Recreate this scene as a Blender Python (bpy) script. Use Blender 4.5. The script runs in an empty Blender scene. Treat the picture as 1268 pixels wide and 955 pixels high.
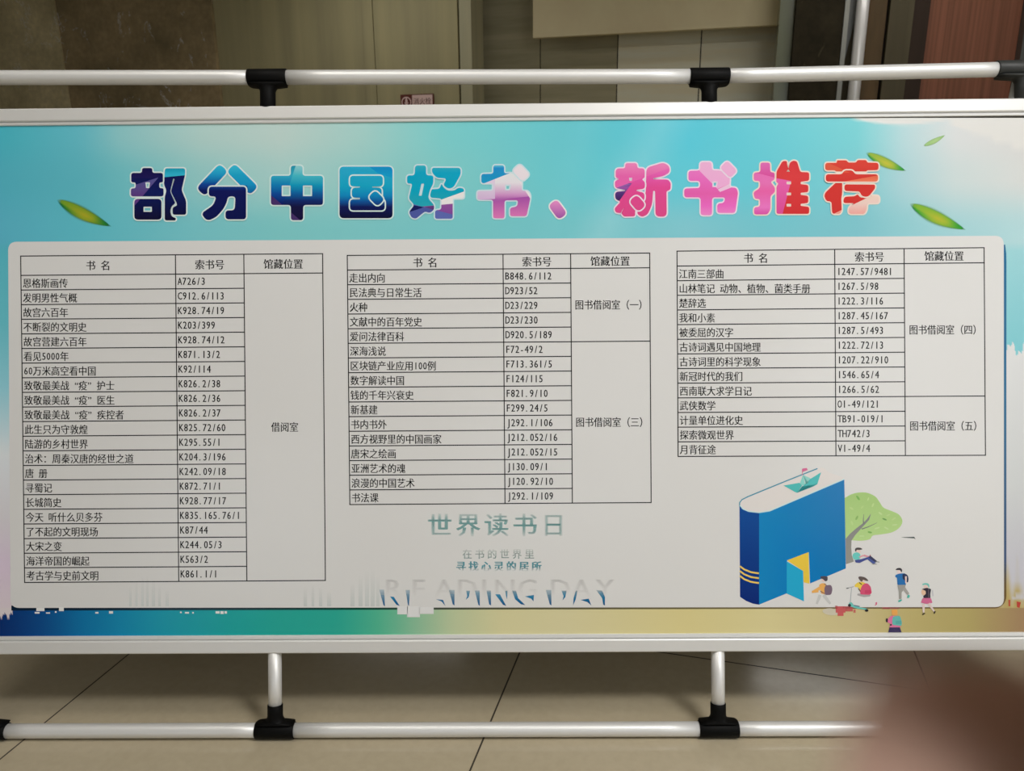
import bpy, bmesh, math, random
from mathutils import Vector, Matrix
from mathutils.geometry import tessellate_polygon
random.seed(7)
SC = bpy.context.scene
COL = SC.collection

# ------------------------------------------------------------------ camera, light, exposure
FPX = 952.0                      # focal length in pixels of a 1268 x 955 frame
PITCH = math.radians(15.6)       # the board leans back by this much
D = 1.388                        # lens to board
YAW, ROLL = 0.0089, -0.0071      # small turn of the phone against the board
TUBE_R = 0.0128

BOARD_M = Matrix.Rotation(math.pi/2 - PITCH, 4, 'X')      # board frame (x right, y up the board, z to the viewer) -> world
CAMROT = Matrix.Rotation(YAW, 3, 'Y') @ Matrix.Rotation(ROLL, 3, 'Z')
def _ray(x, y):
    return CAMROT @ Vector(((x-634)/FPX, -(y-477.5)/FPX, -1))
_d = _ray(634, 907)
TUBE_Y = (TUBE_R+0.002)/math.cos(PITCH)
CAM_L = Vector((0, TUBE_Y - _d.y*(D/-_d.z), D))           # lens in board frame
def B(x, y, z=0.0):
    """photo measurement -> point on the board plane, board frame"""
    d = _ray(x, y); t = (D - z)/-d.z
    return Vector((CAM_L.x + t*d.x, CAM_L.y + t*d.y, z))
S = D/FPX                                                  # metres per measured unit on the board

cam_data = bpy.data.cameras.new('camera')
cam = bpy.data.objects.new('camera', cam_data); COL.objects.link(cam)
CAM_W = BOARD_M @ Matrix.Translation(CAM_L) @ CAMROT.to_4x4()
cam.matrix_world = CAM_W
cam_data.sensor_width = 36.0
cam_data.lens = FPX/1268*36
cam_data.clip_start = 0.003
cam_data.dof.use_dof = True
cam_data.dof.focus_distance = D
cam_data.dof.aperture_fstop = cam_data.lens/2.7
SC.camera = cam

SC.view_settings.view_transform = 'Standard'
SC.view_settings.look = 'None'
SC.view_settings.exposure = 0.0
SC.view_settings.gamma = 1.0
SC.view_settings.use_curve_mapping = False

# room frame: u to the right along the back wall, w towards the back wall, z up; origin on the floor below the lens
CAMPOS = CAM_W.translation.copy()
def wray(x, y):
    return (BOARD_M.to_3x3() @ _ray(x, y)).normalized()
_f = wray(895, 211); PSI = math.atan2(_f.x, _f.y)
RU = Vector((math.cos(PSI), -math.sin(PSI), 0)); RW = Vector((math.sin(PSI), math.cos(PSI), 0))
ROOM_M = Matrix.Translation((CAMPOS.x, CAMPOS.y, 0)) @ Matrix.Rotation(-PSI, 4, 'Z')
def on_wall(x, y, w):
    d = wray(x, y); t = w/d.dot(RW)
    return (d.dot(RU)*t, CAMPOS.z + d.z*t)
def on_floor(x, y):
    d = wray(x, y); t = -CAMPOS.z/d.z
    return (d.dot(RU)*t, d.dot(RW)*t)
WB = 5.5                                                   # back wall distance
REAR, LEFT, RIGHT, CEIL = -4.6, -6.5, 3.6, 3.1

world = bpy.data.worlds.new('World'); SC.world = world; world.use_nodes = True
world.node_tree.nodes['Background'].inputs[0].default_value = (0.75, 0.85, 1, 1)
world.node_tree.nodes['Background'].inputs[1].default_value = 0.6

def area(name, u, w, z, sx, sz, aim, power, col):
    l = bpy.data.lights.new(name, 'AREA'); l.shape = 'RECTANGLE'; l.size = sx; l.size_y = sz
    l.energy = power; l.color = col
    o = bpy.data.objects.new(name, l); COL.objects.link(o)
    p = ROOM_M @ Vector((u, w, z)); dr = (RU*aim[0] + RW*aim[1]).normalized()
    o.matrix_world = Matrix.Translation(p) @ dr.to_track_quat('-Z', 'Z').to_matrix().to_4x4()
    return o
# daylight entering at the room's own windows (two in the right wall, two glazed openings in the wall behind the lens)
WIN_R = [(-3.6, -1.5, 0.9, 2.7), (-1.0, 0.6, 0.9, 2.7)]     # w0, w1, z0, z1 on the right wall
WIN_B = [(-2.1, -0.6, 0.25, 1.62), (0.7, 2.5, 0.8, 2.5)]    # u0, u1, z0, z1 on the rear wall
LR, LBK = [18, 12], [6, 6]
for (w0, w1, z0, z1), p in zip(WIN_R, LR):
    area('window_daylight', RIGHT-0.02, (w0+w1)/2, (z0+z1)/2, w1-w0, z1-z0, (-1, 0), p, (0.97, 0.99, 1.0))
for (u0, u1, z0, z1), p in zip(WIN_B, LBK):
    area('window_daylight', (u0+u1)/2, REAR+0.02, (z0+z1)/2, u1-u0, z1-z0, (0, 1), p, (0.95, 0.98, 1.0))
# two ceiling panels above the viewer, two added back wall fill bars: u, w, watts
PANELS = [(1.5, 0.05, 60, (1, .985, .96), 0), (-0.9, 0.25, 9.5, (1, .93, .84), 0), (-2.3, 4.9, 1.5, (1, .95, .86), .62), (1.0, 4.9, 2.0, (1, .95, .88), .62)]

# ------------------------------------------------------------------ helpers
def lin1(c):
    c = c/255.0
    return c/12.92 if c <= 0.04045 else ((c+0.055)/1.055)**2.4
def lin(rgb): return tuple(lin1(v) for v in rgb)
def ramp(pts, x):
    if x <= pts[0][0]: return pts[0][1]
    for (a, ca), (b, cb) in zip(pts, pts[1:]):
        if x <= b:
            t = (x-a)/(b-a)
            return tuple(p+(q-p)*t for p, q in zip(ca, cb))
    return pts[-1][1]
WHITE = [(0, (180, 178, 167)), (300, (190, 188, 180)), (634, (205, 202, 197)), (900, (220, 217, 213)), (1268, (225, 225, 223))]
PAPER = 0.80
def alb(rgb, x):
    """printed ink: the measured colour relative to the bare paper beside it"""
    w = lin(ramp(WHITE, x)); c = lin(rgb)
    return tuple(min(0.92, PAPER*a/b) for a, b in zip(c, w))

def mat(name, col=(.8, .8, .8), rough=.5, metal=0.0, spec=.5):
    m = bpy.data.materials.new(name); m.use_nodes = True
    b = m.node_tree.nodes['Principled BSDF']
    b.inputs['Base Color'].default_value = (*col[:3], 1)
    b.inputs['Roughness'].default_value = rough
    b.inputs['Metallic'].default_value = metal
    b.inputs['Specular IOR Level'].default_value = spec
    return m
class N:
    """tiny node builder"""
    def __init__(s, m): s.t = m.node_tree; s.b = s.t.nodes['Principled BSDF']
    def new(s, typ, **kw):
        n = s.t.nodes.new(typ)
        for k, v in kw.items(): setattr(n, k, v)
        return n
    def link(s, a, b): s.t.links.new(a, b)
    def val(s, sock, v):
        if hasattr(v, 'is_linked'): s.link(v, sock)
        else: sock.default_value = v
    def math(s, op, a, b=None, c=None):
        n = s.new('ShaderNodeMath', operation=op)
        for i, v in enumerate((a, b, c)):
            if v is not None: s.val(n.inputs[i], v)
        return n.outputs[0]
    def mix(s, f, a, b):
        n = s.new('ShaderNodeMix', data_type='RGBA')
        s.val(n.inputs[0], f)
        for i, v in ((6, a), (7, b)):
            if isinstance(v, tuple): v = (*v[:3], 1)
            s.val(n.inputs[i], v)
        return n.outputs[2]
    def obj(s): return s.new('ShaderNodeTexCoord').outputs['Object']
    def sep(s, v):
        n = s.new('ShaderNodeSeparateXYZ'); s.link(v, n.inputs[0]); return n.outputs
    def noise(s, v, scale, detail=4, rough=.55, dist=0):
        n = s.new('ShaderNodeTexNoise'); s.link(v, n.inputs['Vector'])
        n.inputs['Scale'].default_value = scale; n.inputs['Detail'].default_value = detail
        n.inputs['Roughness'].default_value = rough; n.inputs['Distortion'].default_value = dist
        return n.outputs['Fac']
    def scale(s, v, sc):
        n = s.new('ShaderNodeVectorMath', operation='MULTIPLY'); s.link(v, n.inputs[0]); n.inputs[1].default_value = sc
        return n.outputs[0]
    def maprange(s, v, a, b, c=0.0, d=1.0):
        n = s.new('ShaderNodeMapRange'); s.link(v, n.inputs[0])
        for i, q in enumerate((a, b, c, d)): n.inputs[i+1].default_value = q
        return n.outputs[0]
    def bump(s, h, strength, dist=.01):
        n = s.new('ShaderNodeBump'); s.link(h, n.inputs['Height'])
        n.inputs['Strength'].default_value = strength; n.inputs['Distance'].default_value = dist
        s.link(n.outputs[0], s.b.inputs['Normal'])

class MB:
    def __init__(s): s.v = []; s.f = []; s.m = []; s.col = None; s.uv = None; s.smooth = []
    def add(s, verts, faces, mi=0, smooth=False):
        o = len(s.v); s.v += [Vector(v) for v in verts]
        for f in faces: s.f.append([o+i for i in f]); s.m.append(mi); s.smooth.append(smooth)
        return o
    def box(s, x0, x1, y0, y1, z0, z1, mi=0):
        s.add([(x, y, z) for z in (z0, z1) for y in (y0, y1) for x in (x0, x1)],
              [(0, 2, 3, 1), (4, 5, 7, 6), (0, 1, 5, 4), (2, 6, 7, 3), (0, 4, 6, 2), (1, 3, 7, 5)], mi)
    def tube(s, pts, rad, n=24, mi=0, caps=True, smooth=True):
        """swept round tube; rad is a number or one per point"""
        pts = [Vector(p) for p in pts]
        rad = rad if isinstance(rad, (list, tuple)) else [rad]*len(pts)
        rings = []
        for i, p in enumerate(pts):
            t = (pts[min(i+1, len(pts)-1)] - pts[max(i-1, 0)]).normalized()
            a = t.orthogonal().normalized() if i == 0 else (prev - t*prev.dot(t)).normalized()
            prev = a; b = t.cross(a)
            rings.append([p + (a*math.cos(2*math.pi*k/n) + b*math.sin(2*math.pi*k/n))*rad[i] for k in range(n)])
        o = len(s.v)
        for r in rings: s.v += r
        for i in range(len(rings)-1):
            for k in range(n):
                k2 = (k+1) % n
                s.f.append([o+i*n+k, o+i*n+k2, o+(i+1)*n+k2, o+(i+1)*n+k]); s.m.append(mi); s.smooth.append(smooth)
        if caps:
            s.f.append([o+k for k in range(n)][::-1]); s.m.append(mi); s.smooth.append(False)
            s.f.append([o+(len(rings)-1)*n+k for k in range(n)]); s.m.append(mi); s.smooth.append(False)
    def prism(s, prof, x0, x1, axis='x', mi=0):
        """closed 2D profile (a, b) swept along x (-> y, z) or y (-> x, z)"""
        n = len(prof)
        mk = (lambda q, a, b: (q, a, b)) if axis == 'x' else (lambda q, a, b: (a, q, b))
        vs = [mk(x0, a, b) for a, b in prof] + [mk(x1, a, b) for a, b in prof]
        s.add(vs, [(i, (i+1) % n, n+(i+1) % n, n+i) for i in range(n)] + [tuple(range(n))[::-1], tuple(range(n, 2*n))], mi)
    def build(s, name, mats, parent=None, matrix=None, fixn=True):
        me = bpy.data.meshes.new(name)
        me.from_pydata([tuple(v) for v in s.v], [], s.f)
        for m in (mats if isinstance(mats, (list, tuple)) else [mats]): me.materials.append(m)
        me.polygons.foreach_set('material_index', s.m)
        me.polygons.foreach_set('use_smooth', s.smooth)
        if fixn:
            bm = bmesh.new(); bm.from_mesh(me); bmesh.ops.recalc_face_normals(bm, faces=bm.faces); bm.to_mesh(me); bm.free()
        o = bpy.data.objects.new(name, me); COL.objects.link(o)
        if matrix is not None: o.matrix_world = matrix
        if parent is not None: o.parent = parent
        return o
def tag(o, label=None, cat=None, group=None, kind=None):
    for k, v in (('label', label), ('category', cat), ('group', group), ('kind', kind)):
        if v: o[k] = v
    return o
def room(mb, name, mats, label=None, kind='structure', cat=None):
    o = mb.build(name, mats, matrix=ROOM_M)
    return tag(o, label, cat, None, kind)
def bevel(o, w, seg=2):
    m = o.modifiers.new('bevel', 'BEVEL'); m.width = w; m.segments = seg; m.limit_method = 'ANGLE'
    return o

# ------------------------------------------------------------------ materials of the room
KB = 0.20      # back wall colours are measured in dim light; this is how dim
def dim(rgb, k=KB): return tuple(min(.85, v/k) for v in lin(rgb))
def m_floor():
    m = mat('floor_tile', (.45, .40, .30), .16, 0, .42); n = N(m); p = n.obj(); x, y, z = n.sep(p)[:3]
    u0 = (on_floor(645, 808)[0] + on_floor(580, 955)[0])/2
    ul, ur = on_floor(142, 825)[0], on_floor(1140, 825)[0]
    T = (ur-ul)/2
    w0 = on_floor(902, 820)[1]
    def joint(c, o):
        q = n.math('PINGPONG', n.math('SUBTRACT', c, o - 50*T), T/2)
        return n.math('LESS_THAN', q, .0016)
    j = n.math('MAXIMUM', joint(x, u0), joint(y, w0))
    clouds = n.maprange(n.noise(p, 1.7, 5), .3, .7)
    spk = n.maprange(n.noise(p, 60, 2), .35, .65)
    c = n.mix(clouds, (.45, .385, .265), (.52, .45, .325))
    c = n.mix(n.math('MULTIPLY', spk, .12), c, (.30, .25, .17))
    c = n.mix(j, c, (.035, .028, .018))
    n.link(c, n.b.inputs['Base Color'])
    n.val(n.b.inputs['Roughness'], n.math('ADD', n.math('MULTIPLY', j, .5), .13))
    return m
def m_marble(name, base, dark, vein, spec=.35, rough=.3):
    m = mat(name, base, rough, 0, spec); n = N(m); p = n.obj()
    big = n.maprange(n.noise(p, 3.0, 5, .6), .32, .68)
    c = n.mix(big, dark, base)
    fine = n.maprange(n.noise(p, 28, 4), .3, .7)
    c = n.mix(n.math('MULTIPLY', fine, .35), c, tuple(v*.55 for v in dark))
    q = n.scale(p, (1.0, 1.0, .45))
    vn = n.noise(q, 2.6, 7, .62, 1.2)
    line = n.math('LESS_THAN', n.math('ABSOLUTE', n.math('SUBTRACT', vn, .5)), .0032)
    gate = n.math('GREATER_THAN', n.noise(p, 5.2, 3), .57)
    c = n.mix(n.math('MULTIPLY', n.math('MULTIPLY', line, gate), .6), c, vein)
    n.link(c, n.b.inputs['Base Color'])
    return m
def m_streak(name, a, b, sc=(14, 14, .8), rough=.4, lo=.3, hi=.7):
    m = mat(name, a, rough+.1, 0, .2); n = N(m); p = n.obj()
    g = n.maprange(n.noise(n.scale(p, sc), 1.0, 6, .6), lo, hi)
    n.link(n.mix(g, a, b), n.b.inputs['Base Color']); return m
M = {}
M['floor'] = m_floor()
M['paint'] = mat('wall_paint', (.55, .53, .48), .6)
M['ceil'] = mat('ceiling_paint', (.6, .6, .58), .7)
M['marble_a'] = m_marble('grey_brown_marble', dim((84, 78, 61), 0.105), dim((62, 57, 42), 0.105), dim((150, 140, 118)))
M['marble_b'] = m_marble('dark_brown_marble', dim((66, 57, 42), 0.105), dim((44, 39, 27), 0.105), dim((170, 160, 138)))
M['marble_c'] = m_marble('speckled_dark_stone', dim((56, 50, 36), 0.75), dim((34, 30, 20), 0.75), dim((70, 64, 48), 0.75), .1, .6)
M['joint'] = mat('tile_joint', dim((112, 100, 80)), .7)
M['beige'] = m_streak('beige_panel', dim((98, 93, 70), .25), dim((84, 80, 62), .25), (6, 6, .3), .45)
M['beige_lt'] = m_streak('pale_beige_board', dim((124, 114, 93), .22), dim((112, 103, 83), .22), (1.5, 1.5, 1.2), .5)
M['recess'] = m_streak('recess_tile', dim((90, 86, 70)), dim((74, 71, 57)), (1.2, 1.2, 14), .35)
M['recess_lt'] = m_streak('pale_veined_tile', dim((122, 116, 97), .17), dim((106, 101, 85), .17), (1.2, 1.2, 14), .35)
M['gap'] = mat('dark_gap', (.012, .011, .009), .8)
M['strip'] = m_streak('grey_green_strip', dim((104, 100, 82), .25), dim((92, 90, 74), .25), (10, 10, .3), .4)
M['glass_edge'] = mat('greenish_glass_edge', dim((92, 96, 80), 0.45), .15)
M['steel'] = mat('brushed_steel', dim((90, 90, 84), 0.5), .3, .3)
M['pale_steel'] = mat('pale_blue_grey_tube', dim((150, 160, 160)), .3, .2)
M['slate'] = mat('slate_grey_panel', dim((66, 68, 66), 0.4), .35)
M['olive'] = m_streak('olive_panel', dim((80, 74, 56), 0.7), dim((64, 58, 44), 0.7), (8, 8, .4), .45)
M['brown'] = m_streak('brown_strip', dim((86, 68, 46), 0.6), dim((64, 54, 38), 0.6), (10, 10, 1.5), .5)
M['frame_wood'] = m_streak('dark_brown_wood', dim((50, 36, 26), 0.7), dim((38, 28, 20), 0.7), (30, 30, .6), .4)
M['wood'] = m_streak('red_brown_wood', dim((108, 68, 52), 0.46), dim((84, 54, 40), 0.46), (42, 42, .5), .38, .35, .65)
M['dark_steel'] = mat('dark_grey_steel', dim((52, 54, 52), 0.45), .35, .1)
M['alu'] = mat('satin_aluminium', (.84, .84, .83), .45, .38)
M['black'] = mat('black_plastic', (.003, .003, .003), .55, 0, .12)
M['lit_plastic'] = mat('lit_black_plastic', (.030, .032, .031), .5, 0, .4)  # top connectors: light falling on the black plastic is put into this tone
M['back'] = mat('board_back', (.12, .11, .10), .7)
M['glass'] = mat('window_glass', (.9, .95, 1), .02); N(M['glass']).b.inputs['Transmission Weight'].default_value = 1
M['winframe'] = mat('white_window_frame', (.7, .7, .7), .4)

# ------------------------------------------------------------------ room shell
def wall_box(name, u0, u1, w0, w1, z0, z1, m, label=None):
    b = MB(); b.box(u0, u1, w0, w1, z0, z1); return room(b, name, m, label)
fl = MB(); fl.box(LEFT, RIGHT, REAR, WB+1.2, -.1, 0); room(fl, 'floor', M['floor'], 'glossy beige stone floor tiles with thin dark joints')
ce = MB(); ce.box(LEFT, RIGHT, REAR, WB+1.2, CEIL, CEIL+.1); room(ce, 'ceiling', M['ceil'])
wall_box('wall_left', LEFT-.15, LEFT, REAR, WB+1.2, 0, CEIL, M['paint'])
def wall_with_holes(name, lo, hi, fixed0, fixed1, holes, along):
    b = MB()
    def add(a0, a1, z0, z1):
        if a1-a0 < 1e-4 or z1-z0 < 1e-4: return
        if along == 'w': b.box(fixed0, fixed1, a0, a1, z0, z1)
        else: b.box(a0, a1, fixed0, fixed1, z0, z1)
    cur = lo
    for (a0, a1, z0, z1) in sorted(holes):
        add(cur, a0, 0, CEIL); add(a0, a1, 0, z0); add(a0, a1, z1, CEIL); cur = a1
    add(cur, hi, 0, CEIL)
    return room(b, name, M['paint'])
wall_with_holes('wall_right', REAR, WB+1.2, RIGHT, RIGHT+.15, WIN_R, 'w')
wall_with_holes('wall_rear', LEFT, RIGHT, REAR-.15, REAR, WIN_B, 'u')
wi = 0
for holes, along in ((WIN_R, 'w'), (WIN_B, 'u')):
    for (a0, a1, z0, z1) in holes:
        wi += 1; b = MB(); g = MB()
        def bx(mb, p0, p1, q0, q1, d0, d1):
            if along == 'w': mb.box(RIGHT+d0, RIGHT+d1, p0, p1, q0, q1)
            else: mb.box(p0, p1, REAR-d1, REAR-d0, q0, q1)
        t = .05
        for (p0, p1, q0, q1) in ((a0, a1, z0, z0+t), (a0, a1, z1-t, z1), (a0, a0+t, z0+t, z1-t), (a1-t, a1, z0+t, z1-t),
                                 ((a0+a1)/2-t/2, (a0+a1)/2+t/2, z0+t, z1-t)):
            bx(b, p0, p1, q0, q1, .03, .09)
        fr = room(b, 'window_%d' % wi, M['winframe'], None)
        bx(g, a0+t, a1-t, z0+t, z1-t, .055, .06)
        gp = g.build('pane', M['glass'], fr)

# ceiling light panels, and unseen hanging bars added to brighten the back wall
def ceiling_or_fill_light(u, w, watts, tint, drop):
    l = MB(); zt = CEIL-drop; dw = .32 if not drop else .12
    l.box(u-.62, u+.62, w-dw, w+dw, zt-.03, zt-.001)
    for sx in ((-.5, .5) if drop else ()): l.tube([(u+sx, w, zt-.002), (u+sx, w, CEIL-.001)], .006, 10)
    o = room(l, 'ceiling_or_fill_light', M['winframe'], 'added unseen fill light bar hanging on two rods before the back wall' if drop else 'square edged white light panel set in the ceiling', 'thing', 'ceiling light')
    o['group'] = 'added fill light bars' if drop else 'ceiling light panels'
    md = bpy.data.materials.get('light_diffuser')
    if not md:
        md = mat('light_diffuser', (.9, .9, .9), .5); md.node_tree.nodes['Principled BSDF'].inputs['Emission Color'].default_value = (1, .97, .92, 1)
        md.node_tree.nodes['Principled BSDF'].inputs['Emission Strength'].default_value = 4
    d = MB(); d.box(u-.58, u+.58, w-dw+.04, w+dw-.04, zt-.034, zt-.031); d.build('diffuser', md, o)
    ld = bpy.data.lights.new('panel_lamp', 'AREA'); ld.shape = 'RECTANGLE'; ld.size = 1.1; ld.size_y = .5 if not drop else .15; ld.energy = watts; ld.color = tint
    lo = bpy.data.objects.new('panel_lamp', ld); COL.objects.link(lo); lo.matrix_world = ROOM_M @ Matrix.Translation((u, w, zt-.04))
for p_ in PANELS: ceiling_or_fill_light(*p_)

# ---- back wall, left to right (w = depth)
def uz(x, y=95, w=WB): return on_wall(x, y, w)
def U(x, w=WB, y=95): return uz(x, y, w)[0]
WR = WB+.55                                              # the recess lies deeper
wall_box('wall_back', LEFT, RIGHT, WB+1.0, WB+1.15, 0, CEIL, M['paint'])
UL = LEFT
b = MB()
b.box(UL, U(-420)-.004, WB, WB+.25, 0, CEIL); b.box(U(-420)+.004, U(82)-.004, WB, WB+.25, 0, CEIL)
b.box(U(82)+.004, U(270), WB, WB+.25, 0, CEIL, 1)
b.box(UL, U(270)-.01, WB+.006, WB+.24, .001, CEIL-.001, 2)
room(b, 'wall_marble', [M['marble_a'], M['marble_b'], M['joint']], 'dark brown marble slab cladding with thin white veins')
b = MB()
b.box(U(270)+.002, U(450), WB+.03, WB+.25, 0, CEIL); b.box(U(450)+.004, U(464)-.004, WB+.022, WB+.25, 0, CEIL)
b.box(U(464), U(566.5), WB+.03, WB+.25, 0, CEIL)
b.box(U(272), U(566.5), WB+.06, WB+.24, .001, CEIL-.001, 1)
room(b, 'trim_1', [M['beige'], M['gap']], 'olive beige panelling beside the marble')
b = MB(); b.box(U(566.5), U(569.5), WB+.06, WB+.25, 0, CEIL, 1); b.box(U(569.5), U(584), WB+.015, WB+.30, 0, CEIL)
room(b, 'trim_2', [M['strip'], M['gap']], 'narrow grey green upright strip')
# recess with large wall tiles, dark joints
b = MB()
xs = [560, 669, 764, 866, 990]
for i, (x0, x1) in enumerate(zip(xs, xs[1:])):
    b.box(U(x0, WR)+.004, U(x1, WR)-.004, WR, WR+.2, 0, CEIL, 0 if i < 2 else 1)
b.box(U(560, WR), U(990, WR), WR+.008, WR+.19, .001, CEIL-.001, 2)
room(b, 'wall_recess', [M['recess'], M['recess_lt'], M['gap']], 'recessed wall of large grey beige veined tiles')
# pale board hung in front of the recess: lower edge in view
zb = uz(660, 47, WB+.28)[1]
b = MB(); b.box(U(660, WB+.28), U(976, WB+.28), WB+.28, WB+.33, zb, CEIL-.002)
room(b, 'trim_3', M['beige_lt'], 'pale beige lintel board above the recess')
b = MB(); b.box(U(960), U(978), WB+.05, WB+.30, 0, CEIL)
room(b, 'trim_4', M['glass_edge'], 'greenish glass edge beside the dark stone column')
b = MB(); b.box(U(978.5), U(1037), WB-.02, WB+.35, 0, CEIL)
room(b, 'wall_column', M['marble_c'], 'dark speckled stone column')
# glazed screen: steel edge, slate panel, pale tube
b = MB(); b.box(U(1037.3), U(1043), WB-.03, WB+.2, 0, CEIL)
room(b, 'trim_5', M['steel'], 'thin steel edge of the dark column')
b = MB()
ua, ub = U(1043.2), U(1053)
z0 = uz(1040, 84)[1]; z1 = uz(1052, 20)[1]
b.add([(ua, WB+.04, z0), (ub, WB+.04, z1), (ub, WB+.04, CEIL), (ua, WB+.04, CEIL), (ua, WB+.08, z0), (ub, WB+.08, z1), (ub, WB+.08, CEIL), (ua, WB+.08, CEIL)],
      [(0, 1, 2, 3), (7, 6, 5, 4), (0, 4, 5, 1), (1, 5, 6, 2), (2, 6, 7, 3), (3, 7, 4, 0)], 0)
b.box(ua, ub, WB+.085, WB+.2, 0, CEIL, 1)
room(b, 'trim_6', [M['slate'], M['olive']], 'narrow slate grey panel with a slanting lower edge')
b = MB(); uc = U(1058.5); b.tube([(uc, WB-.03, 0), (uc, WB-.03, CEIL)], .036, 20)
room(b, 'trim_7', M['pale_steel'], 'pale blue grey upright tube of the glazed screen')
b = MB(); b.box(U(1064.5), U(1090), WB+.03, WB+.2, 0, CEIL)
room(b, 'trim_8', M['brown'], 'dull brown upright strip right of the pale tube')
b = MB(); b.box(U(1090), U(1093), WB+.08, WB+.2, 0, CEIL, 1); b.box(U(1093), U(1122), WB, WB+.2, 0, CEIL)
room(b, 'trim_9', [M['olive'], M['gap']], 'olive grey door surround')
b = MB(); b.box(U(1122), U(1142), WB+.02, WB+.2, 0, CEIL)
room(b, 'trim_10', M['frame_wood'], 'dark brown wooden door frame')
b = MB(); b.box(U(1142)+.003, U(1256.5), WB+.05, WB+.1, .006, 2.75)
dr = room(b, 'door_1', M['wood'], 'red brown wooden door with vertical grain')
b = MB(); b.box(U(1142)+.003, U(1256.5), WB+.05, WB+.15, 2.752, CEIL); room(b, 'trim_11', M['frame_wood'])
b = MB(); b.tube([(U(1232), WB+.05, 1.02), (U(1232), WB-.01, 1.02), (U(1232)-.1, WB-.01, 1.02)], .01, 12); b.build('door_handle', M['steel'], dr)
b = MB(); b.box(U(1256.5)+.001, RIGHT-.002, WB-.04, WB+.15, 0, CEIL)
room(b, 'trim_12', M['dark_steel'], 'dark grey steel upright right of the wooden door')

# ---- hydrant sign on the beige panel
def glyph_bank(chars):
    tmp = {}
    for ch in sorted(set(chars)):
        if ch == ' ': continue
        c = bpy.data.curves.new('glyph', 'FONT'); c.body = ch; c.size = 1; c.resolution_u = 2
        o = bpy.data.objects.new('glyph', c); COL.objects.link(o); tmp[ch] = o
    bpy.context.view_layer.update(); dg = bpy.context.evaluated_depsgraph_get(); out = {}
    for ch, o in tmp.items():
        me = bpy.data.meshes.new_from_object(o.evaluated_get(dg))
        out[ch] = ([tuple(v.co[:2]) for v in me.vertices], [tuple(p.vertices) for p in me.polygons])
        bpy.data.meshes.remove(me)
    for o in tmp.values():
        c = o.data; bpy.data.objects.remove(o); bpy.data.curves.remove(c)
    return out
T1 = [l.split('|') for l in '''恩格斯画传|A726/3
发明男性气概|C912.6/113
故宫六百年|K928.74/19
不断裂的文明史|K203/399
故宫营建六百年|K928.74/12
看见5000年|K871.13/2
60万米高空看中国|K92/114
致敬最美战“疫”护士|K826.2/38
致敬最美战“疫”医生|K826.2/36
致敬最美战“疫”疾控者|K826.2/37
此生只为守敦煌|K825.72/60
陆游的乡村世界|K295.55/1
治术：周秦汉唐的经世之道|K204.3/196
唐 册|K242.09/18
寻蜀记|K872.71/1
长城简史|K928.77/17
今天 听什么贝多芬|K835.165.76/1
了不起的文明现场|K87/44
大宋之变|K244.05/3
海洋帝国的崛起|K563/2
考古学与史前文明|K861.1/1'''.split('\n')]
T2 = [l.split('|') for l in '''走出内向|B848.6/112
民法典与日常生活|D923/52
火种|D23/229
文献中的百年党史|D23/230
爱问法律百科|D920.5/189
深海浅说|F72-49/2
区块链产业应用100例|F713.361/5
数字解读中国|F124/115
钱的千年兴衰史|F821.9/10
新基建|F299.24/5
书内书外|J292.1/106
西方视野里的中国画家|J212.052/16
唐宋之绘画|J212.052/15
亚洲艺术的魂|J130.09/1
浪漫的中国艺术|J120.92/10
书法课|J292.1/109'''.split('\n')]
T3 = [l.split('|') for l in '''江南三部曲|I247.57/9481
山林笔记 动物、植物、菌类手册|I267.5/98
楚辞选|I222.3/116
我和小素|I287.45/167
被委屈的汉字|I287.5/493
古诗词遇见中国地理|I222.72/13
古诗词里的科学现象|I207.22/910
新冠时代的我们|I546.65/4
西南联大求学日记|I266.5/62
武侠数学|O1-49/121
计量单位进化史|TB91-019/1
探索微观世界|TH742/3
月背征途|V1-49/4'''.split('\n')]
HEAD = ['书 名', '索书号', '馆藏位置']
LOCS = ['借阅室', '图书借阅室（一）', '图书借阅室（三）', '图书借阅室（四）', '图书借阅室（五）']
FADED = ['世界读书日', '在书的世界里', '寻找心灵的居所', 'READING DAY']
G = glyph_bank(''.join(''.join(r) for t in (T1, T2, T3) for r in t) + ''.join(HEAD + LOCS + FADED) + '消火栓')
FULL = lambda ch: ord(ch) > 0x2e00 or ch in '“”'
def layout(text, cell):
    """[(char, x offset, width of its cell)] - full-width characters one cell, figures half a cell"""
    out = []; x = 0
    for ch in text:
        w = cell if FULL(ch) else cell*.5
        if ch in '“”': w = cell
        out.append((ch, x, w)); x += w
    return out, x
def put_text(mb, text, x, y, cell, h, place, mi=0, bold=0.0, align='l'):
    """x: left (or centre) in px, y: centre line in px; place(px, py) -> 3D"""
    lay, tot = layout(text, cell)
    if align == 'c': x -= tot/2
    for ch, dx, w in lay:
        if ch == ' ' or ch not in G: continue
        vs, fs = G[ch]
        if FULL(ch):
            if ch in '“”':
                xs = [v[0] for v in vs]; off = (.62 if ch == '“' else .05) - min(xs)
            else: off = 0
            q = [(x+dx+(vx+off)*cell, y-(vy-.38)*h) for vx, vy in vs]
        else:
            xs = [v[0] for v in vs]; gw = max(xs)-min(xs)
            sc = min(.86, .45/max(gw, .01)); cx = (max(xs)+min(xs))/2
            mid = .19 if ch == '.' else .25
            q = [(x+dx+(mid+(vx-cx)*sc)*cell, y-(vy-.345)*h*1.0) for vx, vy in vs]
        for ox in ((0,) if not bold else (-bold, bold)):
            mb.add([place(px+ox, py) for px, py in q], fs, mi)

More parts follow.
